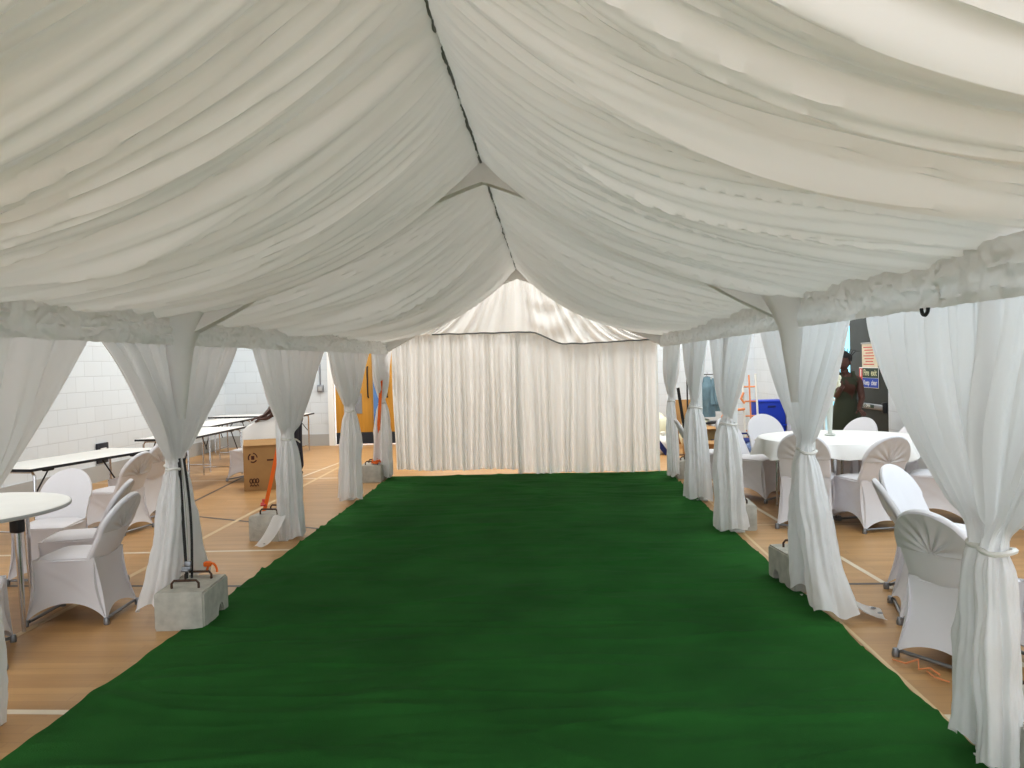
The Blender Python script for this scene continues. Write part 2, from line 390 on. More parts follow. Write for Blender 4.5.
q = MB(); q.tube([(RX, -.8, RZ+.04), (RX, 11.35, RZ+.04)], .025, 6); fpart(q, 'ridge_beam', M['alu'])
def rafter(y, side):
    xe = XL(y)-.02 if side < 0 else XR+.02
    def f(u, v):       # u round the box section, v from apex to eave
        a = u*4; k = int(a) % 4; t = a-int(a)
        cs = [(-1, -1), (1, -1), (1, 1), (-1, 1)]; p0, p1 = cs[k], cs[(k+1) % 4]
        cy, cz = lerp(p0[0], p1[0], t), lerp(p0[1], p1[1], t)
        x = lerp(RX, xe, v); zt = lerp(RZ+.03, 2.02, v); zb = zt-.19*(1-v)-.235*v+.07*math.sin(PI*min(1, v/.78))
        return (x, y+cy*(.05+.010*N(v*6, cz)), lerp(zb, zt, (cz+1)/2)+.006*N(v*9, y))
    q = MB(); q.grid(16, 30, f, closed=True); return q
for y in (5.3, 11.28):
    for sd in (-1, 1): fpart(rafter(y, sd), 'rafter', M['sleeve'])
# haunch: liner fabric gathered down from the eave corner onto the leg
def haunch(y, side, zlow):
    X = XL(y)+.03 if side < 0 else XR-.03
    def f(u, v):
        z = lerp(2.02, zlow, v); r = .03+.10*max(0, 1-v*2.2)**2+.10*(1-v); w = .025+.075*(1-v)
        a = (u-.5)*PI*1.5
        xin = r*math.cos(a)+.012*N(u*5, v*4, y)*(1-v)+.006*math.sin(u*22)*(1-v)
        return (X-side*xin, y+w*math.sin(a)*(1+.4*max(0, 1-v*2)), z)
    q = MB(); q.grid(28, 36, f); return q
fpart(haunch(5.29, -1, 1.28), 'corner_haunch', M['liner'])
fpart(haunch(5.24, 1, 1.30), 'corner_haunch', M['liner'])

# ------------------------------------------------------------ roof liner
def liner_panel(side, y0, y1, seed, ya, yb):
    n = int((y1-y0)/.0125)
    def f(v, s):   # v along tent, s ridge -> eave
        Y = lerp(y0, y1, v)
        xe = XL(Y)-.09 if side < 0 else XR+.09
        t = max(0, min(1, (Y-ya)/(yb-ya)))
        zr = RZ-.025*math.sin(PI*t)-.012*abs(math.sin(t*PI*7)) + (.0)
        x = lerp(RX-side*.014, xe, s); z = lerp(zr, 1.955, s)
        sag = .19+.08*math.sin(PI*t)**.7
        z -= sag*math.sin(PI*s**.82)
        env = math.sin(PI*min(1, s*.93+.035))**.6
        # folds swing a little towards the middle of the bay between ridge and eave
        q = Y + .45*s*N(Y*.55, 1.3*side, seed)+.10*N(Y*1.3, s*1.6, seed+3)
        d = .12*N(q*1.15, s*.55, seed+1)
        r = N(q*3.1, s*.5, seed+5); d += .12*(abs(r)*1.6-.35)
        r = N(q*8.5, s*.75, seed+8); d += .075*(abs(r)*1.7-.3)
        d += .024*(abs(N(q*19, s*.9, seed+11))*1.6-.3)+.006*N(q*40, s*1.5, seed+13)
        d *= sst(-.01, .07, s)*env*(.45+.55*math.sin(PI*t)**.35 if 0 < t < 1 else .45)
        gath = .010*N(q*26, s*2, seed+17)*math.exp(-s/.10)
        return (x+side*d*.35, Y, z+d+gath)
    m = MB(); m.grid(n, 124, f); return m
for (y0, y1, ya, yb, lab, cat) in [(-.7, 5.325, -.7, 5.3, 'near bay of the white pleated roof liner, overhead before the cross rafter', 'roof liner'),
                              (5.285, 11.36, 5.3, 11.4, 'far bay of the white pleated roof liner, between cross rafter and backdrop', 'roof liner')]:
    ro = tag(empty('roof_liner', (RX, (y0+y1)/2, RZ)), lab, cat, 'roof liner bays')
    O = Vector(ro.location)
    for sd in (-1, 1):
        m = liner_panel(sd, y0, y1, 11.3+y0*3.1+sd*2.7, ya, yb); m.v = [tuple(Vector(p)-O) for p in m.v]; m.build('liner_panel', M['liner'], ro)
    m = MB(); n = 60
    m.tube([(.012*N(i*.5, y0)-.006, lerp(y0, y1, i/n)-O.y, -.03-.022*math.sin(PI*i/n)+.008*N(i*.9, 4)) for i in range(n+1)], .009, 6)
    m.build('ridge_cord', M['cord'], ro)

# ------------------------------------------------------------ valances
def valance(side, y0, y1, seed, lab):
    n = int((y1-y0)/.014); ym = (y0+y1)/2
    def f(v, t):
        Y = lerp(y0, y1, v); X = (XL(Y)+.015) if side < 0 else XR-.015
        w = N(Y*6, t*2.2, seed)*.028+abs(N(Y*11+t*2*N(Y, seed), t*3+Y, seed+2))*.040+abs(N(Y*27, t*5, seed+4))*.014
        w = w*.6+.010*math.exp(-((N(Y*4+2*t*N(Y*.7, seed+8), t*2.4, seed+9))/.07)**2)-.009*math.exp(-((N(Y*5-1.5*t, t*3, seed+19)-.1)/.06)**2)
        w *= .12+.88*math.sin(PI*min(1, t*.97+.01))**.5
        z = lerp(2.005, 1.785, t)+.007*N(Y*5, seed)*(t > .5)+.004*N(Y*22, t*2, seed)
        return (X-side*(.02+w), Y, z)
    m = MB(); m.grid(n, 22, f); m.v = [(x-(XL(ym) if side < 0 else XR), y-ym, z-1.785) for x, y, z in m.v]
    o = m.build('valance', M['valance'], loc=((XL(ym) if side < 0 else XR), ym, 1.785)); tag(o, lab, 'valance', 'ruched valance strips along the eaves')
valance(-1, -.7, 5.28, 1.1, 'crinkled white valance strip along left eave, nearest to viewer')
valance(-1, 5.27, 7.37, 2.1, 'crinkled white valance strip along left eave just beyond the corner haunch')
valance(-1, 7.36, 11.3, 3.1, 'crinkled white valance strip at far end of left eave, by the backdrop')
valance(1, -.7, 3.33, 4.1, 'crinkled white valance strip along right eave, nearest to viewer')
valance(1, 3.30, 5.30, 5.1, 'crinkled white valance strip on right eave, above the woman and fire door')
valance(1, 5.28, 11.3, 6.1, 'crinkled white valance strip at far end of right eave, beyond right haunch')

# ------------------------------------------------------------ tied side curtains
def curtain(side, ya, yb, ytie, ztie, lab, seed, zbot=.03, ybot=None, rbot=.13, folds=7, grp='tied white side curtains', rtie=.042, flare=(0., 0.), flat=.45, xoff=0., conv=1.0, nu=110, tail=None):
    ybot = ytie if ybot is None else ybot
    ytop = 1.83; ztop = 1.84
    def f(u, t):
        z = lerp(ztop, zbot, t); c = u-.5
        X = (XL(lerp(ya, yb, u))-.015) if side < 0 else XR+.015
        fold = math.sin(2*PI*folds*u+1.5*N(u*3, t*.8, seed)+seed)+.5*math.sin(2*PI*folds*2.3*u+seed*2+2*N(u*4, t, seed+5))
        fold *= sst(-.02, .07, u)*sst(-.02, .07, 1-u)
        if z > ztie:
            s = (ztop-z)/(ztop-ztie)
            k = sst(.86, 1., s)
            sc = (1-s**(1.02*conv))
            # edges hang a little convex
            bul = .02*math.sin(PI*s)
            yl = ytie-rtie+(ya-ytie+rtie)*sc - bul*sst(.0, .35, -c+.1)*.5
            yr = ytie+rtie+(yb-ytie-rtie)*sc + bul*sst(.0, .35, c+.1)*.5
            yflat = lerp(yl, yr, u)
            amp = lerp(.024, .062, s)*(1-.7*sst(.45, 1, s))
            xflat = fold*amp*.95+.025*N(u*5, t*3, seed)*math.sin(PI*s)
            th = c*1.85*PI
            rb = rtie*(1+.16*fold)
            yb_ = ytie+rb*math.sin(th); xb_ = rb*math.cos(th)
            y = lerp(yflat, yb_, k*.8 if s < 1 else .8); x = lerp(xflat, xb_, k*.8)
            return (X-side*(x+xoff*s), y, z)
        s = (ztie-z)/(ztie-zbot)
        th = c*1.85*PI
        r = lerp(rtie, rbot, min(1, s*2.6)**.55)*(1-.10*math.sin(PI*s))
        f2 = fold*(1-.6*s)+s*(1.5*N(u*9, s*.9, seed+3)+.7*math.sin(2*PI*3*u+2*N(u*2, s, seed)))
        rb = r*(1+lerp(.16, .26, s)*f2*.8)+.02*N(u*5, s*4, seed)*sst(0, .3, s)+.012*abs(N(u*9, s*9, seed+9))*sst(.1, .4, s)
        cy = lerp(ytie, ybot, s)
        y = cy+rb*math.sin(th)*1.05; x = rb*math.cos(th)*.9
        yflat = cy+c*2*rtie
        kk = .8+.2*sst(0, .1, s)
        y = lerp(yflat, y, kk); x = lerp(fold*.045*.6, x, kk)
        y += lerp(-flare[0], flare[1], u)*s**2.2
        zz = z + (.035*N(u*4, seed)+.02*math.sin(u*20+seed))*sst(.75, 1, s)
        x += xoff*lerp(1, 1.3, s)
        x = x - .03*s
        return (X-side*x, y, max(zz, .012))
    m = MB(); m.grid(nu, 96, f)
    Xp = XL(ytie) if side < 0 else XR
    O = Vector((Xp, ytie, 0)); root = tag(empty('tied_curtain', O), lab, 'curtain', grp)
    m.v = [tuple(Vector(p)-O) for p in m.v]; m.build('drape', M['curtain'], root)
    # tie-back band
    b = MB(); Xo = (-.03 if side < 0 else .03)
    pts = [(Xo-side*(xoff+.005+math.cos(a)*(rtie*1.12)), math.sin(a)*(rtie*1.22), ztie+.006*math.sin(a*2+seed)) for a in [2*PI*i/20 for i in range(20)]]
    b.tube(pts, .011, 6, closed=True); b.build('tieback', M['tie'], root)
    if tail:
        b = MB(); b.ribbon([(-side*(.05+xoff), 0, ztie), (-side*.02-side*xoff, tail[0]*.5, ztie-.02), (-side*xoff, tail[0], ztie+tail[1])], .018, (0, 0, 1), .003); b.build('tie_tail', M['tie'], root)
    return root
# left side
curtain(-1, 1.0, 4.36, 3.30, .88, 'white side curtain at far left edge, hanging beside the round white table', 2.2, folds=9, rbot=.16)
curtain(-1, 4.36, 5.34, 5.22, .95, 'near half of the left curtain pair tied at the first concrete block', 3.7, zbot=.10, ybot=5.12, rbot=.10, folds=5, flare=(.20, .06), xoff=.03, conv=.72)
curtain(-1, 5.32, 6.40, 5.34, .96, 'far half of left curtain pair tied at the first concrete block', 5.1, zbot=.14, ybot=5.52, rbot=.11, folds=5, flare=(.0, .22), xoff=-.045)
curtain(-1, 6.60, 8.62, 7.28, .95, 'white left curtain tied beside the cardboard box, strapped to a block', 6.4, rbot=.115, ybot=7.36, folds=8, tail=(.32, -.06), xoff=.04)
curtain(-1, 8.65, 10.5, 9.36, 1.08, 'white left curtain tied in front of the timber door', 7.9, rbot=.13, folds=8, zbot=.05, xoff=.04)
curtain(-1, 10.6, 11.75, 11.12, 1.09, 'small white left curtain tied at the marquee corner beside the backdrop', 9.3, rbot=.13, folds=7, zbot=.06)
# right side
curtain(1, 3.16, 4.21, 3.06, .875, 'far half of the nearest right curtain pair, hanging over chairs', 11.2, ybot=3.17, rbot=.085, folds=5, zbot=.10, xoff=.03, rtie=.05, conv=1.5)
curtain(1, 2.05, 3.18, 2.98, .865, 'near half of the nearest right curtain pair, at right picture edge', 12.4, ybot=3.0, rbot=.085, folds=6, zbot=.08, xoff=.03, rtie=.05)
curtain(1, 4.36, 5.30, 5.18, .98, 'near half of right curtain pair framing the woman by the fire door', 13.6, ybot=5.0, rbot=.11, folds=5, zbot=.05, flare=(.22, 0), xoff=.0, conv=.98)
curtain(1, 5.24, 6.30, 5.25, .99, 'far half of right curtain pair hanging over the concrete block by the haunch', 14.1, ybot=5.36, rbot=.10, folds=4, zbot=.06, xoff=.0)
curtain(1, 6.48, 8.15, 7.32, 1.0, 'white right curtain tied between the clothed table and the carpet', 15.5, rtie=.065, rbot=.15, folds=7, zbot=.05, xoff=.03)
curtain(1, 8.25, 9.80, 8.92, 1.06, 'white right curtain tied in front of the hanging teal garments', 16.6, rtie=.065, rbot=.15, folds=7, zbot=.05, xoff=.03)
curtain(1, 9.92, 11.3, 10.62, 1.05, 'far right curtain tied at the corner beside the backdrop', 17.4, rbot=.085, folds=6, zbot=.06, xoff=.03)
# folded tail of the right curtain lying on the floor
t = MB(); t.grid(14, 24, lambda u, v: (1.70+.30*v+.05*(u-.5)*v, 4.98-.12*v+(.20)*(u-.5)*(1+.3*v), .014+.30*(1-v)**2.6+.010*(1+math.sin(u*7+v*3))+.008*abs(N(u*4, v*5))))
o = t.build('curtain_hem', M['curtain']); tag(o, 'loose white curtain hem with eyelets trailing on wooden floor beside right block', 'curtain hem')
for u in (.25, .75):
    q = MB(); q.lathe([(.016, 0), (.016, .003), (.008, .003), (.008, 0)], 10, (1.97, 4.87+(u-.5)*.2, .040)); q.build('eyelet', M['greysteel'], o)

t = MB(); t.grid(12, 20, lambda u, v: (-2.50-.13*v+.11*(u-.5), 7.16-.20*v+.05*(u-.5), .016+.24*(1-v)**1.6+.008*math.sin(u*7)+.006*abs(N(u*4, v*5, 3))))
o = t.build('curtain_hem', M['curtain']); tag(o, 'loose white curtain hem lying over the left block by the cardboard box', 'curtain hem')
for u in (-.03, .03):
    q = MB(); q.lathe([(.010, 0), (.010, .003), (.005, .003), (.005, 0)], 10, (-2.62+u, 6.985, .034)); q.build('eyelet', M['greysteel'], o)
# ------------------------------------------------------------ backdrop
XBL, XBR = -2.24, 1.57
def bar_z(x):
    t = (x-XBL)/(XBR-XBL); return 2.05 if t < .52 else lerp(2.05, 1.865, sst(.52, .66, t))+.03*sst(.7, 1, t)
def back_panel(x0, x1, zb, seed, y, n, nf, hem):
    def f(u, t):
        x = lerp(x0, x1, u); zt = bar_z(x); z = lerp(zt, zb+hem*N(x*2.2, seed), t)
        ph = nf*2*PI*u+2.2*N(u*7, t*.5, seed)
        fo = math.sin(ph)*.5+.5*math.sin(ph*2.13+seed)+1.1*N(u*nf*.8, t*.6, seed+4)
        a = lerp(.022, .065, min(1, t*1.3))
        return (x+.02*N(u*8, t*1.5, seed), y-fo*a+.02*N(u*4, t*2, seed+7)*t, z)
    m = MB(); m.grid(n, 60, f); return m
bk = back_panel(XBL, -.40, .09, 1.7, YEND+.02, 240, 11, .03)
o = bk.build('backdrop_curtain', M['backdrop']); tag(o, 'left half of the white pleated backdrop, ending above the floor', 'curtain', 'backdrop curtains')
bk = back_panel(-.46, XBR, .025, 4.9, YEND-.03, 240, 9, .012)
o = bk.build('backdrop_curtain', M['backdrop']); tag(o, 'right half of the white pleated backdrop, reaching the green carpet', 'curtain', 'backdrop curtains')
def gable(u, t):
    x = lerp(XBL, XBR, u); hgt = lerp(1.93, RZ+.02, 1-abs((x-RX)/((RX-XBL) if x < RX else (XBR-RX))))
    zt = max(hgt, bar_z(x)+.01); zb = bar_z(x)-.01
    z = lerp(zt, zb, t)
    a = (x-RX)/(.55+.45*t)       # folds fan out from the peak
    fo = .7*math.sin(a*17+2.2*N(a*2.2, t*.6, 6))+.5*math.sin(a*39+2*N(a*4, t, 2))+.9*N(a*7, t*1.2, 3)
    sw = 0
    if -.35 < x < .75:   # slack cloth right of the ridge
        c = (x-.12+.25*(1-t)); k = sst(-.35, 0, x)*(1-sst(.45, .75, x)); sw = k*.022*math.sin((z-1.6*c*c)*17)*sst(.1, .5, t)
    return (x, YEND+.06-.032*fo-sw, z)
g = MB(); g.grid(260, 36, gable); gb = g.build('gable_drape', M['backdrop']); tag(gb, 'white pleated gable drape filling the triangle above the backdrop bar', 'curtain')
rb = MB(); rb.tube([(lerp(XBL+.6, XBR, i/50), YEND-.075, bar_z(lerp(XBL+.6, XBR, i/50))+.012*N(i*.4, 2)) for i in range(51)], .011, 6)
tag(rb.build('hanging_rail', M['greysteel']), 'thin bent grey rail across the white backdrop', 'rail')

# ------------------------------------------------------------ concrete blocks
def concrete_block(loc, rz, lab, handles=True):
    r = tag(empty('concrete_block', loc, rz), lab, 'concrete block', 'concrete marquee weights')
    w, d, h = .31, .44, .235
    # section in (y,z) with two arched notches in the base, extruded along x, chamfered top
    prof = [(-d/2+.012, h), (-d/2, h-.02), (-d/2, .0)]
    def arch(c):
        return [(c+.045*math.cos(PI*k/6)*-1, .075*math.sin(PI*k/6)) for k in range(7)]
    prof += arch(-.0)[0:0] + [(-d/2+.03, 0)] + [(p[0], p[1]) for p in arch(.08)] + [(d/2-.02, 0), (d/2, .012), (d/2, h-.02), (d/2-.012, h)]
    bm = bmesh.new(); vs = [bm.verts.new((-w/2, y, z)) for y, z in prof]; fc = bm.faces.new(vs)
    ex = bmesh.ops.extrude_face_region(bm, geom=[fc]); bmesh.ops.translate(bm, verts=[v for v in ex['geom'] if isinstance(v, bmesh.types.BMVert)], vec=(w, 0, 0))
    bmesh.ops.bevel(bm, geom=[e for e in bm.edges if abs(e.verts[0].co.x) > w/2-.001 and abs(e.verts[1].co.x-e.verts[0].co.x) < .001], offset=.01, segments=2, affect='EDGES')
    bm.verts.index_update(); m = MB(); m.add([v.co[:] for v in bm.verts], [[v.index for v in f.verts] for f in bm.faces]); bm.free()
    m.build('block_body', M['concrete'], r)
    for y in (-.11, .11):
        q = MB(); q.tube([(-.085, y, h-.03), (-.085, y, h+.03), (-.07, y, h+.048), (.07, y, h+.048), (.085, y, h+.03), (.085, y, h-.03)], .008); q.build('lifting_handle', M['rust'], r)
    return r
def strap(top, bot, m, w, lab, grp, wd=(1, 0, .2), coil=True, two=False, name='ratchet_strap'):
    r = tag(empty(name, bot), lab, 'strap', grp); B = Vector(bot); T = Vector(top)-B
    n = 14; q = MB(); q.ribbon([T*(i/n)+Vector((0, 0, -.02*math.sin(PI*i/n))) for i in range(n+1)], w, wd, .004); q.build('webbing', m, r)
    if two:
        q = MB(); q.ribbon([T*(i/n)+Vector((.028+.02*math.sin(PI*i/n), .01, 0)) for i in range(n+1)], w*.8, wd, .004); q.build('webbing', m, r)
        q = MB(); q.ribbon([T*(i/n)+Vector((.014+.01*math.sin(PI*i/n), -.004, 0)) for i in range(n+1)], w*.22, wd, .003); q.build('webbing_edge', M['strapedge'], r)
    if coil:
        q = MB(); q.tube([(.055*math.cos(a)*(1+.2*math.sin(a*1.7)), .07*math.sin(a), .02+.02*math.sin(a*2.3)) for a in [i*.5 for i in range(34)]], .012, 6); q.build('strap_coil', m if m != M['strap'] else M['rust'], r)
    q = MB(); q.box((0, 0, .06), (.05, .07, .02), .006); q.box((0, .02, .085), (.045, .02, .05), .004); q.tube([(-.03, 0, .07), (.03, 0, .07)], .011); q.build('ratchet_buckle', M['greysteel'] if m != M['orange'] else M['signred'], r)
    return r
GS = 'tie-down straps on the concrete weights'
concrete_block((-2.33, 4.98, 0), .06, 'nearest left concrete block, with black straps and steel handles, by chairs')
strap((-2.50, 5.22, 1.02), (-2.40, 5.06, .245), M['strap'], .02, 'black webbing strap running down to the nearest left concrete block', GS, coil=False, two=True)
q = MB(); q.tube([(-2.30+.035*math.cos(a), 5.22, .245+.06*math.sin(a)) for a in [PI*i/8 for i in range(9)]], .008); q.box((-2.33, 5.22, .30), (.05, .04, .035), .01); tag(q.build('orange_clip', M['orange']), 'small orange clip on top of nearest left concrete block', 'clip')
concrete_block((-2.66, 7.46, 0), -.1, 'left concrete block half hidden by a curtain, with orange strap, before cardboard box')
strap((-2.53, 7.33, .98), (-2.74, 7.42, .255), M['orange'], .04, 'orange strap behind the curtain beside the cardboard box', GS, coil=False)
concrete_block((-2.50, 11.08, 0), .0, 'far left concrete block with coiled orange strap near the backdrop')
strap((-2.33, 11.0, 1.45), (-2.44, 11.02, .255), M['orange'], .045, 'orange strap coiled on the far left concrete block', GS)
concrete_block((1.76, 5.62, 0), .12, 'right concrete block at carpet edge under the haunch curtain')
strap((1.70, 5.22, 1.32), (1.74, 5.50, .25), M['strap'], .025, 'black strap hanging between the right curtain pair above the block', GS, coil=False)
concrete_block((1.76, 7.58, 0), -.05, 'right concrete block behind curtain nearest the clothed table')
concrete_block((1.86, 10.86, 0), .0, 'far right concrete block with dark strap beside the backdrop')
strap((1.75, 10.7, 1.22), (1.90, 10.8, .25), M['strap'], .04, 'dark strap slanting up from the far right concrete block', GS, coil=True)
concrete_block((1.85, 3.08, 0), .0, 'concrete block at bottom right corner behind the nearest curtain')
q = MB(); q.tube([(1.90, 3.95, .01), (1.87, 3.99, .03), (1.82, 4.0, .02), (1.84, 4.05, .05), (1.79, 4.08, .02), (1.76, 4.16, .01)], .005, 6); q.tube([(1.86, 4.0, .01), (1.85, 3.9, .02), (1.90, 3.86, .012)], .004, 6)
tag(q.build('orange_twine', M['barrow']), 'short tangle of orange twine on floor by the carpet edge', 'twine')

# ------------------------------------------------------------ covered chairs
def make_chair():
    r = empty('banquet_chair')
    ln = math.radians(26); LB = .485
    # seat
    s = MB()
    def seat(u, v):
        a = (u-.5)*2; b = (v-.5)*2; k = 1-.10*(abs(a)**4)*(abs(b)**4)
        return (a*.212*k, -.005+b*.215*k, .452+.022*(1-a**4)*(1-b**4)-.018*max(abs(a), abs(b))**8)
    s.grid(20, 20, seat); s.build('seat_cover', M['spandex'], r)
    # skirt
    top = [(.212, .21, .445), (-.212, .21, .445), (-.205, -.215, .455), (.205, -.215, .455)]
    bot = [(.235, .255, .012), (-.235, .255, .012), (-.232, -.30, .012), (.232, -.30, .012)]
    sk = MB()
    for i in range(4):
        t0, t1, b0, b1 = Vector(top[i]), Vector(top[(i+1) % 4]), Vector(bot[i]), Vector(bot[(i+1) % 4])
        side = i in (1, 3); hem = (.13 if side else .085)
        out = (t0+t1)/2; out = Vector((out.x, out.y, 0)).normalized()
        def f(u, v, t0=t0, t1=t1, b0=b0, b1=b1, hem=hem, out=out, side=side):
            T = t0.lerp(t1, u); B = b0.lerp(b1, u); B.z += hem*math.sin(PI*u)**.62
            e = v**1.25; p = T.lerp(B, e); p.z = lerp(T.z, B.z, v)
            pull = -.05*math.sin(PI*u)*math.sin(PI*min(1, v*.75))
            pull -= .028*math.sin(PI*v)*(abs(u-.5)*2)**3          # corners draw in between seat and foot
            if side:
                g = .0055*(math.exp(-((u-v)/.05)**2)+math.exp(-((1-u-v)/.05)**2))*math.sin(PI*u)
                pull += g
            return p+out*pull
        sk.grid(20, 20, f)
    bm = bmesh.new()
    so = sk.build('skirt', M['spandex'], r)
    bm.from_mesh(so.data); bmesh.ops.remove_doubles(bm, verts=bm.verts[:], dist=.0008); bmesh.ops.recalc_face_normals(bm, faces=bm.faces[:]); bm.to_mesh(so.data); bm.free()
    # backrest in its own leaning plane
    ax = Vector((1, 0, 0)); up = Vector((0, -math.sin(ln), math.cos(ln))); nb = Vector((0, -math.cos(ln), -math.sin(ln)))
    O = Vector((0, -.185, .435))
    def outline(a):   # angle round the panel centre (height .24)
        c, s_ = math.cos(a), math.sin(a)
        W = .225
        if s_ >= 0: return (W*c, .22+(LB-.22)*s_)
        k = max(abs(c)/(W-.012), abs(s_)/.22); return (c/k*1., .22+s_/k)
    bk = MB(); n = 56
    def pt(a, rr, off):
        x, h = outline(a); x *= rr; h = .22+(h-.22)*rr
        curve = .028*(x/.22)**2     # wraps round the sitter
        return O+ax*x+up*h+nb*(off-curve)
    rings = [(0., -.006), (.4, -.006), (.75, -.005), (.93, -.004), (.985, .0), (1., .013), (.985, .026), (.93, .031), (.7, .032), (.35, .032), (0.001, .032)]
    v = [pt(2*PI*i/n, max(rr, .002), of) for rr, of in rings for i in range(n)]
    f = [(j*n+i, j*n+(i+1) % n, (j+1)*n+(i+1) % n, (j+1)*n+i) for j in range(len(rings)-1) for i in range(n)]
    bk.add(v, f); bo = bk.build('backrest', M['spandex'], r)
    # pleated fan on the rear
    fn = MB()
    def fan(u, v):
        a = -.10+u*(PI+.2); x, h = outline(max(.0, min(PI, a)) if True else a)
        if a < 0 or a > PI: h = .22+.12*((a if a < 0 else PI-a)); x = x
        rr = .06+.90*v
        x *= rr; h = .225+(h-.225)*rr
        rip = .0075*math.sin(u*2*PI*7.5)*math.sin(PI*min(1, v*1.1+.02))**.6*(1.15-v)+.004*N(u*20, v*2)
        curve = .028*(x/.22)**2
        return O+ax*x+up*h+nb*(.0375+rip-curve)
    fn.grid(90, 14, fan); fn.build('pleated_fan', M['fan'], bo)
    wb_ = MB(); wb_.grid(24, 3, lambda u, v: O+ax*((u-.5)*.425)+up*(.205+.016*v)+nb*(.036+.002*math.sin(u*50)-.028*((u-.5)*.425/.22)**2)); wb_.build('waist_seam', M['spandex'], bo)
    for x, y in [(.235, .255), (-.235, .255), (-.232, -.30), (.232, -.30)]:
        q = MB(); q.lathe([(.019, 0), (.021, .02), (.015, .045)], 10, (x*.985, y*.985, .0)); q.build('foot', M['greysteel'], r)
    q = MB(); q.tube([(-.215, -.275, .03), (.215, -.275, .03)], .011); q.build('crossbar', M['greysteel'], r)
    q = MB(); q.tube([(-.215, .235, .03), (.215, .235, .03)], .011); q.build('crossbar', M['greysteel'], r)
    return r
proto = make_chair(); used = [False]
def chair(x, y, f, lab, grp, sc=1.):
    o = proto if not used[0] else copy_tree(proto); used[0] = True
    o.location = (x, y, 0); o.rotation_euler = (0, 0, facing(*f)); o.scale = (sc, sc, sc); tag(o, lab, 'chair', grp); return o
GL = 'white covered chairs on the left of the carpet'; GR = 'white covered chairs around the clothed round table'; GN = 'white covered chairs beyond the nearest right curtain'
chair(-3.15, 5.10, (-1, -.06), 'white spandex covered chair with pleated back, nearest the left concrete block', GL, 0.94)
chair(-3.50, 5.66, (-1, -.28), 'white covered chair tucked behind the nearest pleated one at left round table', GL, 0.94)
chair(-4.0, 6.12, (.10, -1), 'white covered chair facing viewer across the left round table', GL, 0.94)
chair(-4.45, 7.86, (-.98, .2), 'white covered chair with pleated back drawn up to the nearest trestle table', GL, 0.94)
chair(-4.60, 8.60, (-.98, .2), 'white covered chair mostly hidden behind the first left curtain', GL)
chair(-3.33, 4.28, (-.5, .85), 'white covered chair at the very left edge, only its skirt corner showing', GL, 0.94)
chair(-4.38, 11.40, (-.95, .3), 'white covered chair behind the cardboard box with a cloth thrown over', GL)
chair(2.46, 7.62, (.42, .9), 'white covered chair seen through the right curtain pair, its back to viewer', GR, 1.06)
chair(2.96, 7.50, (-.22, .97), 'white covered chair with fan pleated back at the right front of clothed table', GR, 1.02)
chair(2.33, 9.08, (.72, -.68), 'white covered chair at left of the clothed table, seat toward viewer', GR, 1.04)
chair(2.72, 9.62, (.12, -1), 'white covered chair behind clothed table in front of blue crate', GR, 1.03)
chair(3.40, 9.22, (-.80, -.60), "white covered chair under the woman's hand", GR)
chair(3.64, 8.66, (-.95, -.25), 'white covered chair near the dark fire door, right of the woman', GR)
chair(3.68, 7.72, (-.85, .5), 'white covered chair at right of clothed table, partly hidden by curtain', GR)
chair(1.98, 9.85, (1, -.12), 'white covered chair seen edge on between two far right curtains', GR)
chair(2.16, 4.20, (.84, .54), 'nearest white covered chair on the right, pleated back toward the carpet', GN, 0.95)
chair(2.38, 4.86, (.95, -.28), 'second near right white chair, showing only its back edge and skirt', GN, 0.96)
chair(2.62, 5.38, (.62, -.78), 'white covered chair with smooth front toward viewer, farthest of the near right set', GN, 0.95)
chair(2.52, 3.62, (.70, .72), 'white covered chair behind the nearest right curtain, its seat edge showing', GN)

# ------------------------------------------------------------ tables
def round_table(x, y, R, lab, grp=None, legs=4, rot=.6, legr=.44, m_top='white'):
    t = tag(empty('round_table', (x, y, 0), rot), lab, 'table', grp)
    q = MB(); q.lathe([(R-.03, .722), (R-.004, .724), (R, .729), (R, .744), (R-.004, .75), (R-.03, .75)], 72); q.build('tabletop', M[m_top], t)
    q = MB(); q.lathe([(R+.001, .727), (R+.0025, .729), (R+.0025, .745), (R+.001, .747)], 72, cap=False); q.build('edge_band', M['edge'], t)
    for k in range(legs):
        a = 2*PI*k/legs; c, s = math.cos(a), math.sin(a)
        q = MB(); q.tube([(legr*c, legr*s, .72), ((legr+.01)*c, (legr+.01)*s, .3), ((legr+.02)*c, (legr+.02)*s, .0)], [.022, .018, .012], 12)
        lg = q.build('leg', M['steel'], t)
        q = MB(); q.box((0, 0, 0), (.07, .06, .1), .01, T=Matrix.Translation((legr*c, legr*s, .675)) @ Matrix.Rotation(a, 4, 'Z')); q.build('leg_bracket', M['black'], lg)
    return t
round_table(-3.92, 4.92, .72, 'white round laminate table with chrome legs at the left picture edge', rot=-.24, legr=.60)
round_table(3.0, 8.32, .78, 'round folding table under the white cloth, chrome legs showing', rot=2.74, legr=.60)
round_table(3.35, 4.55, .68, 'white round table behind nearest right curtain, mostly hidden', rot=.2)
tc = MB(); R0 = .795
def clothf(u, v):
    a = 2*PI*u
    if v < .5:
        r = R0*(v/.5)*.999+.001; z = .757+.002*N(r*6*math.cos(a), r*6*math.sin(a))
    else:
        k = (v-.5)/.5; drop = .135+.045*math.sin(4*a+.8)+.03*math.sin(9*a)
        r = R0+.012*math.sin(PI*k*.5)+k*(.035+.045*math.sin(11*a+2*N(3*math.cos(a), 3*math.sin(a)))+.02*math.sin(23*a)); z = .757-drop*k**1.15
        if k < .12: z += 0
    return (r*math.cos(a), r*math.sin(a), z)
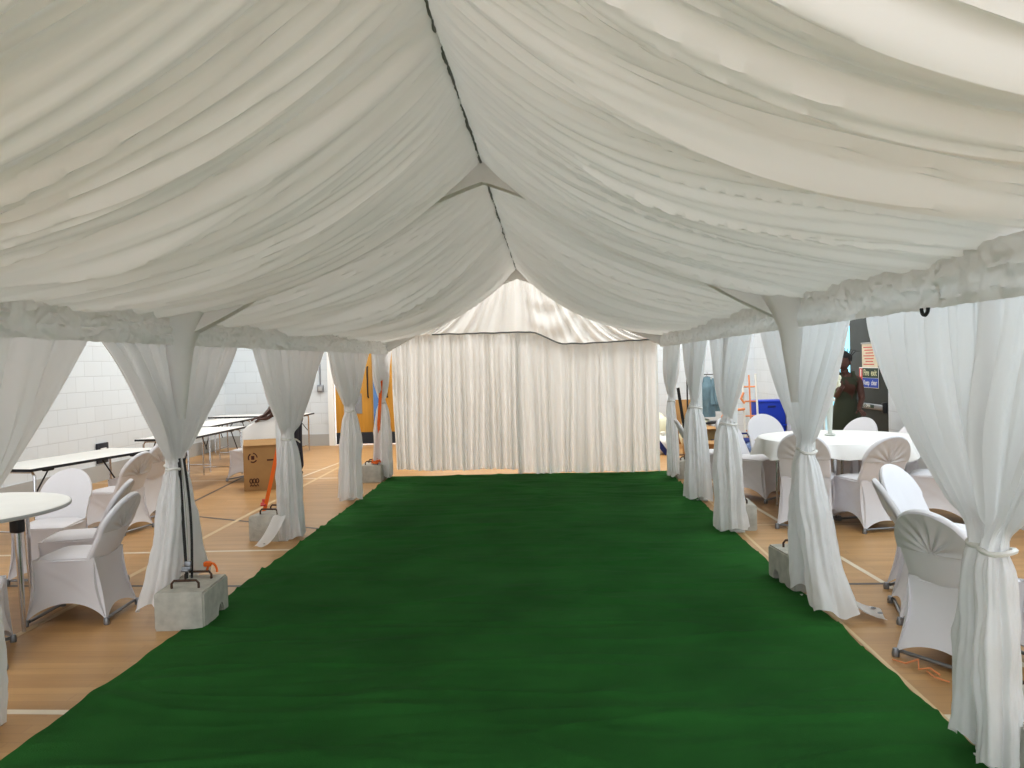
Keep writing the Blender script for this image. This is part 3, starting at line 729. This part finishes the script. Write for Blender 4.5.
tc.grid(150, 36, clothf, closed=True); o = tc.build('tablecloth', M['cloth'], loc=(3.0, 8.32, 0)); tag(o, 'white cloth draped over the round table by the woman', 'tablecloth')

def trestle(x0, x1, y0, y1, lab, rz=0.):
    cx, cy = (x0+x1)/2, (y0+y1)/2; w, l = x1-x0, y1-y0
    t = tag(empty('trestle_table', (cx, cy, 0), rz), lab, 'table', 'folding tables along the left wall')
    q = MB(); q.box((0, 0, .728), (w, l, .022), .003); q.build('tabletop', M['white'], t)
    q = MB()
    for d, s in [((0, l/2), (w+.006, .006)), ((0, -l/2), (w+.006, .006)), ((w/2, 0), (.006, l+.006)), ((-w/2, 0), (.006, l+.006))]: q.box((d[0], d[1], .726), (s[0], s[1], .026))
    q.build('edge_band', M['black'], t)
    L_ = l if l > w else w
    for s in (-1, 1):
        q = MB(); o = s*(L_/2-.10); hw = (w if l > w else l)/2-.06
        P = (lambda a, z: (a, o, z)) if l > w else (lambda a, z: (o, a, z))
        q.tube([P(-hw, 0), P(-hw, .66), P(-hw+.03, .70), P(hw-.03, .70), P(hw, .66), P(hw, 0)], .014, 8)
        q.tube([P(-hw, .12), P(hw, .12)], .010, 6); lg = q.build('leg_frame', M['steel'], t)
        o2 = o-s*.22
        for a in (-hw*.8, hw*.8):
            q = MB()
            p = (a, o2, .70) if l > w else (o2, a, .70); q.box(p, (.05, .11, .035) if l > w else (.11, .05, .035), .01)
            p1 = (a, o2, .69) if l > w else (o2, a, .69); q.tube([p1, P(a, .40)], .008, 6); q.build('folding_brace', M['black'], lg)
trestle(-5.32, -4.62, 7.15, 8.98, 'white folding table nearest on the left, behind the round table', -.2)
trestle(-5.42, -4.70, 10.1, 12.1, 'white folding table beyond the first left curtain, by the cardboard box')
trestle(-6.05, -5.35, 12.25, 14.2, 'white folding table set back beyond the second one, in the far left corner')
trestle(-6.45, -4.62, 14.7, 15.4, 'white folding table standing across the far left corner by the back wall')

# ------------------------------------------------------------ cardboard box
cb = tag(empty('cardboard_box', (-3.92, 10.55, 0), .35), 'tall brown cardboard box with dark printed marks on the wooden floor', 'box')
q = MB(); q.box((0, 0, .30), (.44, .40, .60), .006); q.build('carton', M['card'], cb)
q = MB(); T = Matrix.Translation((0, -.20, .61)) @ Matrix.Rotation(.35, 4, 'X'); q.box((0, .07, 0), (.43, .2, .006), T=T); T = Matrix.Translation((0, .20, .61)) @ Matrix.Rotation(-.3, 4, 'X'); q.box((0, -.07, 0), (.43, .2, .006), T=T); q.build('flap', M['card'], cb)
q = MB(); q.box((.13, -.2025, .40), (.10, .003, .02)); q.build('hand_slot', M['print'], cb)
FX = Matrix(((1, 0, 0, 0), (0, 0, -1, 0), (0, 1, 0, 0), (0, 0, 0, 1)))
q = MB()
for a in range(3):
    t0 = a*2*PI/3; q.tube([(-.10+.055*math.cos(t0+k*.3), -.203, .44+.06*math.sin(t0+k*.3)) for k in range(6)], .008, 4)
q.box((-.10, -.2015, .44), (.04, .003, .05), rz=0); q.build('printed_symbol', M['print'], cb)
q = MB()
for dx in (-.13, -.09, -.05):
    q.tube([(dx+.018*math.cos(a), -.203, .13+.03*math.sin(a)) for a in [i*.785 for i in range(8)]], .006, 4, closed=True)
    q.tube([(dx-.015, -.203, .06), (dx, -.203, .085), (dx+.015, -.203, .06)], .006, 4)
q.build('printed_symbol', M['print'], cb)
# white cloth thrown over the chair behind the box
q = MB()
def throw(u, v):
    x = (u-.5)*.56; y = 0; s = v*1.0
    if s < .22: p = (x, .10-s*.9, .93-.02*abs(u-.5)+.015*N(u*5, v*3))
    else: p = (x*(1+.06*(s-.22)), -.10-.16*(s-.22)**.7+.02*math.sin(u*9)*s, .93-(s-.22)*.40+.05*N(u*3, 9)*s)
    return (p[0], p[1], p[2]-.22*max(0, .5-u)**1.6*2)
q.grid(24, 30, throw); o = q.build('loose_cloth', M['cloth'], loc=(-4.12, 11.22, -.03)); o.rotation_euler = (0, 0, .35); tag(o, 'loose white cloth thrown over the chair behind cardboard box', 'cloth')

# ------------------------------------------------------------ vase and flowers
v_ = tag(empty('vase', (2.96, 8.45, .762)), 'tall slim pale glass vase on the white tablecloth', 'vase')
q = MB(); q.lathe([(.052, 0), (.055, .008), (.02, .02), (.022, .05), (.03, .2), (.042, .4), (.05, .5), (.046, .5), (.036, .38), (.022, .2), (.012, .06)], 24); q.build('vase_body', M['glass'], v_)
fb = tag(empty('flower_bouquet', (3.13, 8.78, 1.335)), 'round bunch of white flowers held above the tall vase', 'flowers')
for i in range(16):
    a = i*2.4; hgt = 1-2*(i+.5)/16; rr = math.sqrt(1-hgt*hgt)
    c = (.046*rr*math.cos(a), .05*rr*math.sin(a), .072*hgt)
    q = MB(); q.ell(c, (.030, .030, .030), 12, 8, fn=lambda d, i=i: 1+.16*math.sin(9*math.atan2(d.y, d.x)+i)+.1*N(d.x*4, d.y*4, i)); q.build('bloom', M['petal'], fb)
q = MB()
for k in range(4): q.tube([(.01*k-.015, 0, -.05), (-.05+.006*k, -.12, -.12), (-.15, -.28, -.24)], .004, 5)
q.build('stems', M['leaf'], fb)

# ------------------------------------------------------------ people
def hand(V, E, base, d, side, up, prefix, s=1., curl=.35, wrist='wr'):
    """palm + five separate fingers. d: direction of fingers, side: towards thumb, up: back of the hand"""
    d = Vector(d).normalized(); side = Vector(side).normalized(); up = Vector(up).normalized(); b = Vector(base)
    V[prefix+'palm'] = (b+d*.045*s, (.030*s, .018*s)); E.append((wrist, prefix+'palm'))
    V[prefix+'kn'] = (b+d*.085*s, (.032*s, .014*s)); E.append((prefix+'palm', prefix+'kn'))
    for i, (o, l) in enumerate([(.026, .072), (.009, .08), (-.009, .075), (-.026, .058)]):
        p = b+d*.088*s+side*o*s; a = prefix+'kn'
        for j in range(3):
            p = p+(d*math.cos(curl*(j+.4))-up*math.sin(curl*(j+.4)))*l*s/3*1.05
            k = f'{prefix}f{i}{j}'; V[k] = (p, (.0088-.0008*j)*s); E.append((a, k)); a = k
    a = prefix+'palm'; p = b+d*.03*s
    for j in range(3):
        p = p+(side*(.030-.008*j)+d*(.012+.010*j)-up*.006)*s; k = f'{prefix}t{j}'; V[k] = (p, (.011-.001*j)*s); E.append((a, k)); a = k
def head(mb, c, rz, tilt, s=1., mi=0):
    T = Matrix.Translation(Vector(c)) @ Matrix.Rotation(rz, 4, 'Z') @ Matrix.Rotation(tilt, 4, 'X') @ Matrix.Scale(s, 4)   # faces local +y
    def sh(d):
        k = 1.
        if d.z < -.1: k *= 1-.22*(-d.z-.1)*(1 if d.y > -.2 else 1.3)
        k += .13*math.exp(-((d.x/.16)**2+((d.z+.12)/.20)**2))*max(0, d.y)      # nose
        k -= .05*(math.exp(-(((abs(d.x)-.38)/.15)**2+((d.z-.08)/.12)**2)))*max(0, d.y)   # eye sockets
        k += .035*math.exp(-((d.x/.28)**2+((d.z+.46)/.09)**2))*max(0, d.y)     # lips
        k += .05*math.exp(-((d.x/.25)**2+((d.z+.85)/.15)**2))*max(0, d.y)      # chin
        return k
    mb.ell((0, 0, 0), (.074, .094, .115), 36, 28, mi, sh, T)
    for sx in (-1, 1):
        mb.ell((sx*.075, -.01, -.005), (.012, .02, .032), 10, 8, mi, None, T)
        mb.ell((sx*.029, .079, .010), (.012, .008, .008), 10, 6, mi, None, T)
    return T
# woman
w = tag(empty('person', (3.70, 9.95, 0)), 'woman in dark olive dress with hair in a bun, leaning over a chair holding flowers', 'person')
O = Vector(w.location)
Wv = {'pel': ((3.72, 9.98, .92), (.135, .105)), 'wst': ((3.71, 9.96, 1.06), (.112, .085)), 'rib': ((3.69, 9.91, 1.19), (.125, .095)), 'chs': ((3.67, 9.86, 1.30), (.120, .085)), 'nck': ((3.64, 9.80, 1.385), .050), 'hd': ((3.62, 9.76, 1.45), .052),
      'shL': ((3.83, 9.86, 1.30), .056), 'elL': ((3.855, 9.83, 1.06), .040), 'wrL': ((3.75, 9.66, .955), .027),
      'shR': ((3.52, 9.80, 1.30), .056), 'elR': ((3.46, 9.60, 1.11), .040), 'wrR': ((3.43, 9.36, 1.205), .027),
      'hpL': ((3.80, 10.0, .84), .095), 'knL': ((3.82, 10.02, .47), .060), 'anL': ((3.83, 10.06, .09), .037), 'ftL': ((3.80, 9.92, .04), .034),
      'hpR': ((3.63, 10.0, .84), .095), 'knR': ((3.58, 10.0, .47), .060), 'anR': ((3.56, 10.04, .09), .037), 'ftR': ((3.54, 9.90, .04), .034)}
We = [('pel', 'wst'), ('wst', 'rib'), ('rib', 'chs'), ('chs', 'nck'), ('nck', 'hd'), ('chs', 'shL'), ('shL', 'elL'), ('elL', 'wrL'), ('chs', 'shR'), ('shR', 'elR'), ('elR', 'wrR'), ('pel', 'hpL'), ('hpL', 'knL'), ('knL', 'anL'), ('anL', 'ftL'), ('pel', 'hpR'), ('hpR', 'knR'), ('knR', 'anR'), ('anR', 'ftR')]
hand(Wv, We, (3.74, 9.64, .945), (.05, -.9, -.25), (-1, 0, 0), (0, -.2, 1), 'l', 1., .3, 'wrL')
hand(Wv, We, (3.43, 9.33, 1.215), (-.25, -.9, .25), (.3, .1, 1), (.9, -.1, 0), 'r', 1., .5, 'wrR')
v, f = skin_mesh(Wv, We, 'pel')
mb = MB(); mb.add(v, f); HT = head(mb, (3.60, 9.73, 1.515), 2.45, -.38)
D = Vector((-.02, 0, 0)); mb.v = [tuple(Vector(p)-O+D) for p in mb.v]; body = mb.build('body', M['skin'], w)
hr = MB()
hr.ell((0, -.022, .03), (.086, .094, .108), 28, 20, fn=lambda d: (1.0+.05*N(d.x*6, d.y*6, d.z*6)) if not (d.y > .25 and d.z < .42) else .80, T=HT)
hr.ell((0, -.135, .0), (.062, .06, .068), 18, 12, fn=lambda d: 1+.10*N(d.x*7, d.y*7, d.z*7), T=HT)
for k in range(7): hr.tube([Vector((.02*(k-3), -.15, .03)), Vector((.03*(k-3), -.2, .06+.01*k)), Vector((.045*(k-3), -.225, .05+.012*k))], [.006, .004, .002], 5, T=HT)
hr.v = [tuple(Vector(p)-O+D) for p in hr.v]; hr.build('hair', M['hair'], w)
dr = MB()
secs = [(3.66, 9.855, 1.335, .132, .112), (3.675, 9.88, 1.25, .145, .118), (3.69, 9.92, 1.18, .138, .108), (3.71, 9.96, 1.06, .125, .098), (3.72, 9.985, .95, .155, .125), (3.72, 10.0, .82, .185, .135), (3.715, 10.01, .6, .20, .13), (3.705, 10.02, .38, .205, .13), (3.70, 10.03, .24, .21, .13)]
def dress(u, t):
    k = t*(len(secs)-1); i = min(int(k), len(secs)-2); q = k-i; a, b_ = secs[i], secs[i+1]; s = [lerp(a[j], b_[j], q) for j in range(5)]; an = 2*PI*u
    rp = 1+.05*math.sin(9*an)*sst(.5, 1, t)
    return (s[0]+s[3]*math.cos(an)*rp, s[1]+s[4]*math.sin(an)*rp, s[2])
dr.grid(40, 40, dress, closed=True)
for sx, top in ((3.77, (3.72, 9.84, 1.372)), (3.58, (3.60, 9.82, 1.372))):
    dr.ribbon([(sx, 9.77, 1.29), (lerp(sx, top[0], .6), 9.775, 1.345), (top[0]+.03*(1 if sx > 3.66 else -1), 9.83, 1.40), (sx, 9.93, 1.31)], .045, (1, .1, .1), .008)
dr.v = [tuple(Vector(p)-O+D) for p in dr.v]; dr.build('dress', M['olive'], w)
for x, y in ((3.72, 9.95), (3.46, 9.93)):
    q = MB(); q.ell((x-O.x, y-O.y, .045), (.05, .13, .044), 14, 8); q.build('shoe', M['sole'], w)
# bending person behind the second left curtain
p_ = tag(empty('person', (-3.84, 11.60, 0)), 'person in grey top and dark trousers bending over white chair cover, behind curtain', 'person')
O = Vector(p_.location)
Pv = {'pel': ((-3.66, 11.55, .93), (.12, .11)), 'wst': ((-3.70, 11.5, 1.05), (.125, .10)), 'rib': ((-3.76, 11.42, 1.17), (.14, .105)), 'chs': ((-3.82, 11.34, 1.25), (.135, .095)), 'nck': ((-3.80, 11.23, 1.31), .052), 'hd': ((-3.78, 11.17, 1.35), .054),
      'shL': ((-3.90, 11.50, 1.20), .06), 'elL': ((-3.95, 11.36, 1.02), .043), 'wrL': ((-3.98, 11.14, .935), .029),
      'shR': ((-3.74, 11.18, 1.20), .06), 'elR': ((-3.77, 11.06, 1.0), .043), 'wrR': ((-3.88, 11.04, .915), .029),
      'hpL': ((-3.68, 11.67, .85), .085), 'knL': ((-3.66, 11.66, .48), .055), 'anL': ((-3.64, 11.70, .09), .04), 'ftL': ((-3.76, 11.66, .045), .036),
      'hpR': ((-3.66, 11.43, .85), .085), 'knR': ((-3.64, 11.44, .48), .055), 'anR': ((-3.60, 11.44, .09), .04), 'ftR': ((-3.72, 11.38, .045), .036)}
Pe = [(a, b_) for a, b_ in We[:19]]
hand(Pv, Pe, (-4.0, 11.12, .93), (-.6, -.6, -.1), (.7, -.7, 0), (0, 0, 1), 'l', 1., .3, 'wrL')
hand(Pv, Pe, (-3.90, 11.03, .912), (-1, -.1, -.1), (0, 1, 0), (0, 0, 1), 'r', 1., .3, 'wrR')
v, f = skin_mesh(Pv, Pe, 'pel')
v = [(a-.12, b_+.05, c_) for a, b_, c_ in v]; mb = MB(); mb.add(v, f); HT = head(mb, (-3.88, 11.20, 1.42), 2.2, -.7); mb.v = [tuple(Vector(p)-O) for p in mb.v]; mb.build('body', M['skin'], p_)
hr = MB(); hr.ell((0, -.02, .028), (.082, .098, .104), 24, 18, fn=lambda d: 1. if not (d.y > .25 and d.z < .42) else .82, T=HT); hr.v = [tuple(Vector(p)-O) for p in hr.v]; hr.build('hair', M['hair'], p_)
def garment(keys, edges, root, g, src, nm, m, par, O):
    V = {k: (src[k][0], tuple(r*1.0+g for r in (src[k][1] if isinstance(src[k][1], tuple) else (src[k][1],)*2))) for k in keys}
    v, f = skin_mesh(V, edges, root); mb = MB(); mb.add([tuple(Vector(p)-O+Vector((-.12, .05, 0))) for p in v], f); mb.build(nm, m, par)
Pv2 = dict(Pv); Pv2['elL'] = (Vector(Pv['shL'][0]).lerp(Vector(Pv['elL'][0]), .75), .05); Pv2['elR'] = (Vector(Pv['shR'][0]).lerp(Vector(Pv['elR'][0]), .75), .05)
garment(['pel', 'wst', 'rib', 'chs', 'shL', 'elL', 'shR', 'elR'], [('pel', 'wst'), ('wst', 'rib'), ('rib', 'chs'), ('chs', 'shL'), ('shL', 'elL'), ('chs', 'shR'), ('shR', 'elR')], 'pel', .022, Pv2, 'shirt', M['greyshirt'], p_, O)
garment(['pel', 'hpL', 'knL', 'anL', 'hpR', 'knR', 'anR'], [('pel', 'hpL'), ('hpL', 'knL'), ('knL', 'anL'), ('pel', 'hpR'), ('hpR', 'knR'), ('knR', 'anR')], 'pel', .018, Pv, 'trousers', M['darktrouser'], p_, O)
for x, y in ((-3.84, 11.72), (-3.80, 11.45)):
    q = MB(); q.ell((x-O.x, y-O.y, .05), (.13, .052, .048), 14, 8); q.build('shoe', M['black'], p_)

# ------------------------------------------------------------ clutter in the far right corner
def sack(loc, r, m, lab, seed, cat='bag', name='plastic_sack', stripe=None):
    t = tag(empty(name, loc), lab, cat)
    def sh(d): return 1+.14*N(d.x*2+seed, d.y*2, d.z*2)+.05*N(d.x*6, d.y*6+seed, d.z*6)-(.25*max(0, d.z-.6))
    q = MB(); q.ell((0, 0, r[2]*.68), r, 26, 20, fn=lambda d: sh(d)*(1 if d.z > -.72 else .72/max(.72, -d.z)), ); q.build('sack_body', M[m], t)
    q = MB(); q.lathe([(.02, 0), (.035, .03), (.05, .08), (.03, .09)], 12, (0, 0, r[2]*1.42)); q.build('knot', M[m], t)
    if stripe:
        q = MB(); q.ribbon([(-r[0]*.5+.24*i/8, -r[1]*1.02-.03*math.sin(PI*i/8), r[2]*1.2-.34*i/8) for i in range(9)], .09, (.5, 0, .9), .01); q.build('printed_band', M[stripe], t)
    return t
sack((1.95, 13.6, .0), (.26, .24, .20), 'whitebag', 'white plastic sack with navy print on floor beside the backdrop edge', 1.2, stripe='navy')
sack((1.86, 14.7, .0), (.40, .34, .42), 'yellowbag', 'large cream sack with navy band standing behind the white sack', 3.4, stripe='navy')
sack((2.66, 14.35, .0), (.30, .28, .36), 'yellowbag', 'cream sack leaning by the cardboard sheet in far right corner', 5.6)
q = MB(); q.box((0, 0, .42), (.5, .04, .84), .004); o = q.build('cardboard_sheet', M['card'], loc=(2.62, 15.05, 0)); o.rotation_euler = (-.06, 0, .1); tag(o, 'tall brown cardboard sheet standing between two right curtains', 'cardboard')
# garment rail with teal clothes
gr = tag(empty('garment_rail', (2.90, 14.3, 0)), 'black garment rail carrying teal clothes in far right corner', 'clothes rail')
q = MB(); q.tube([(-.40, 0, 0), (-.40, 0, 1.32), (.45, 0, 1.32), (.45, 0, 0)], .015); q.build('rail', M['black'], gr)
q = MB(); q.box((0, 0, .46), (.86, .42, .03), .006); q.build('shelf', M['black'], gr)
for i, (x, hgt, lab) in enumerate([(-.05, .72, 'teal grey jacket hanging on the garment rail, nearest the tied curtain'), (.18, .62, 'dark teal coat hanging second along the garment rail')]):
    g = tag(empty('hanging_garment', (2.90+x, 14.3, 1.32)), lab, 'jacket', 'clothes on the garment rail')
    def gf(u, t, hgt=hgt, i=i):
        a = 2*PI*u; wd = lerp(.06, .115, sst(0, .22, t))*(1+.2*t); dp = lerp(.03, .09, sst(0, .3, t))
        fo = 1+.13*math.sin(7*a+i)*t+.06*N(u*6, t*4, i)
        return (wd*math.cos(a)*fo, dp*math.sin(a)*fo, -.04-hgt*t)
    q = MB(); q.grid(40, 26, gf, closed=True); q.build('cloth_body', M['teal'], g)
    for sx in (-1, 1):
        q = MB(); q.tube([(sx*.09, 0, -.09), (sx*.145, -.02, -.22), (sx*.15, -.05, -.42), (sx*.145, -.06, -.54)], [.05, .055, .05, .045], 10); q.build('sleeve', M['teal'], g)
    q = MB(); q.tube([(-.13, 0, -.08), (0, 0, -.03), (.13, 0, -.08)], .006, 6); q.tube([(0, 0, -.03), (0, 0, .0), (.02, 0, .025), (0, 0, .04)], .004, 6); q.build('hanger', M['greysteel'], g)
for i, (x, y, d, z, lab) in enumerate([(2.42, 12.4, (.34, .3, .30), 0, 'small open cardboard box on floor behind far right curtains'), (2.78, 12.75, (.42, .34, .22), 0, 'low cardboard box on the floor, under the dark tray'), (2.55, 13.2, (.55, .40, .46), 0, 'big cardboard box behind the two small ones in far right corner')]):
    t = tag(empty('cardboard_box', (x, y, z), .2*i-.15), lab, 'box', 'cardboard boxes in the far right corner')
    q = MB(); q.box((0, 0, d[2]/2), d, .005); q.build('carton', M['card'], t)
    q = MB(); q.box((0, -d[1]/2-.05, d[2]+.0), (d[0]*.96, .12, .005), T=Matrix.Identity(4)); q.box((0, d[1]/2+.05, d[2]), (d[0]*.96, .12, .005)); q.build('flap', M['card'], t)
q = MB(); q.box((0, 0, .03), (.40, .30, .06), .012); q.box((0, 0, .065), (.34, .24, .02), .004); o = q.build('tray', M['darktrouser'], loc=(2.78, 12.75, .224)); tag(o, 'dark flat tray lying on the low cardboard box', 'tray')
sack((3.15, 12.2, 0.), (.20, .18, .20), 'bluebag', 'blue patterned bag on floor left of the chairs at clothed table', 7.7)
# hand truck
ht = tag(empty('hand_truck', (3.46, 13.6, 0), -.1), 'orange and white hand truck leaning in the far right corner', 'hand truck')
q = MB()
for sx in (-.11, .11): q.tube([(sx, .25, 1.32), (sx, .1, .7), (sx, 0, .08)], .018)
q.build('upright', M['whitebag'], ht)
q = MB()
for z in (.35, .6, .85, 1.1): q.tube([(-.11, .02+z*.17, z), (.11, .02+z*.17, z)], .014)
q.tube([(0, .25, 1.3), (0, .0, .1)], .014); q.build('crossbar', M['barrow'], ht)
q = MB(); q.tube([(-.11, .1, .72), (-.2, .0, .72), (-.42, -.1, .70), (-.5, -.12, .62), (-.52, -.12, .3)], .022); q.tube([(-.1, .1, .82), (-.16, .1, .9), (-.11, .14, 1.0)], .02); q.build('hoop_handle', M['barrow'], ht)
q = MB(); q.box((0, -.12, .02), (.34, .24, .02), .004); q.build('toe_plate', M['barrow'], ht)
for sx in (-.17, .17):
    q = MB(); q.lathe([(.02, -.025), (.10, -.025), (.115, -.012), (.115, .012), (.10, .025), (.02, .025)], 20, T=Matrix.Translation((sx, .06, .115)) @ Matrix.Rotation(PI/2, 4, 'Y')); q.build('wheel', M['black'], ht)
bc = tag(empty('storage_crate', (3.92, 14.3, 0), .08), 'bright blue crate stacked on another behind the far table chair', 'crate', 'blue crates in the far right corner')
def crate_parts(r):
    q = MB(); q.box((0, 0, .2), (.5, .4, .40), .015); q.build('crate_body', M['bluebox'], r)
    q = MB(); q.box((0, 0, .40), (.53, .43, .035), .01); q.build('rim', M['bluebox'], r)
    q = MB(); q.box((0, -.205, .31), (.14, .012, .035), .004); q.build('hand_hole', M['navy'], r)
crate_parts(bc); bc.location.z = .42
bc2 = copy_tree(bc); bc2.location = (3.92, 14.3, 0); bc2['label'] = 'lower blue crate on floor, supporting the other blue crate'
q = MB(); q.box((0, 0, .14), (.5, .3, .28), .05); q.tube([(-.15, 0, .28), (-.1, 0, .36), (.1, 0, .36), (.15, 0, .28)], .015); o = q.build('holdall', M['navy'], loc=(3.15, 13.1, .0)); tag(o, 'navy holdall on the floor under the hand truck handle', 'bag')

# dark S-hook on the right valance
q = MB(); q.tube([(.0, .03*math.cos(a), .03*math.sin(a)) for a in [PI+PI*i/8 for i in range(9)]], .008, 6); o = q.build('hook', M['black'], loc=(1.60, 3.42, 1.79)); tag(o, 'black curved hook poking out below the right valance', 'hook')
q = MB(); q.tube([(0, 0, 0), (0, .01, .04), (0, -.01, .07)], .008, 6); o = q.build('hook', M['black'], loc=(1.58, 8.05, 1.94)); tag(o, 'small black clip on the far right valance', 'hook')

# ------------------------------------------------------------ light
def area(name, loc, rot, sx, sy, power, col):
    l = bpy.data.lights.new(name, 'AREA'); l.shape = 'RECTANGLE'; l.size = sx; l.size_y = sy; l.energy = power; l.color = col
    o = bpy.data.objects.new(name, l); C.objects.link(o); o.location = loc; o.rotation_euler = rot; return o
for x in (-4.2, -.4, 3.0):
    for y, pw in ((1.5, 36), (6.5, 38), (13.4, 165)):
        area('hall_lamp', (x, y, 5.85), (0, 0, 0), 1.2, 2.4, pw, (1., .975, .93))
area('daylight', (XRW-.05, 5.2, 2.9), (0, math.radians(-90), PI), 2.6, 7., 105, (.70, .88, 1.))
w_ = bpy.data.worlds.new('world'); bpy.context.scene.world = w_; w_.use_nodes = True
w_.node_tree.nodes['Background'].inputs[0].default_value = (.90, .95, 1., 1); w_.node_tree.nodes['Background'].inputs[1].default_value = 3.1

# ------------------------------------------------------------ camera
F = 790.
yc = Vector((547-512, 384-363, F)).normalized(); zc = Vector((-.025, 1, 0)); zc = (zc-yc*zc.dot(yc)).normalized()
xc = zc.cross(yc); xc = xc if xc.x > 0 else -xc
r = Vector((xc.x, yc.x, zc.x)); u = Vector((xc.y, yc.y, zc.y)); fw = Vector((xc.z, yc.z, zc.z))
cam = bpy.data.cameras.new('camera'); co = bpy.data.objects.new('camera', cam); C.objects.link(co)
cam.sensor_width = 36; cam.lens = F/1024*36; cam.clip_start = .05
mt = Matrix((( r.x, u.x, -fw.x, 0), (r.y, u.y, -fw.y, 0), (r.z, u.z, -fw.z, 1.6), (0, 0, 0, 1)))
co.matrix_world = mt
sc = bpy.context.scene; sc.camera = co
sc.view_settings.view_transform = 'Standard'; sc.view_settings.look = 'None'; sc.view_settings.exposure = .12; sc.view_settings.gamma = .90
sc.cycles.max_bounces = 8; sc.cycles.diffuse_bounces = 5; sc.cycles.transmission_bounces = 6; sc.cycles.caustics_reflective = False; sc.cycles.caustics_refractive = False
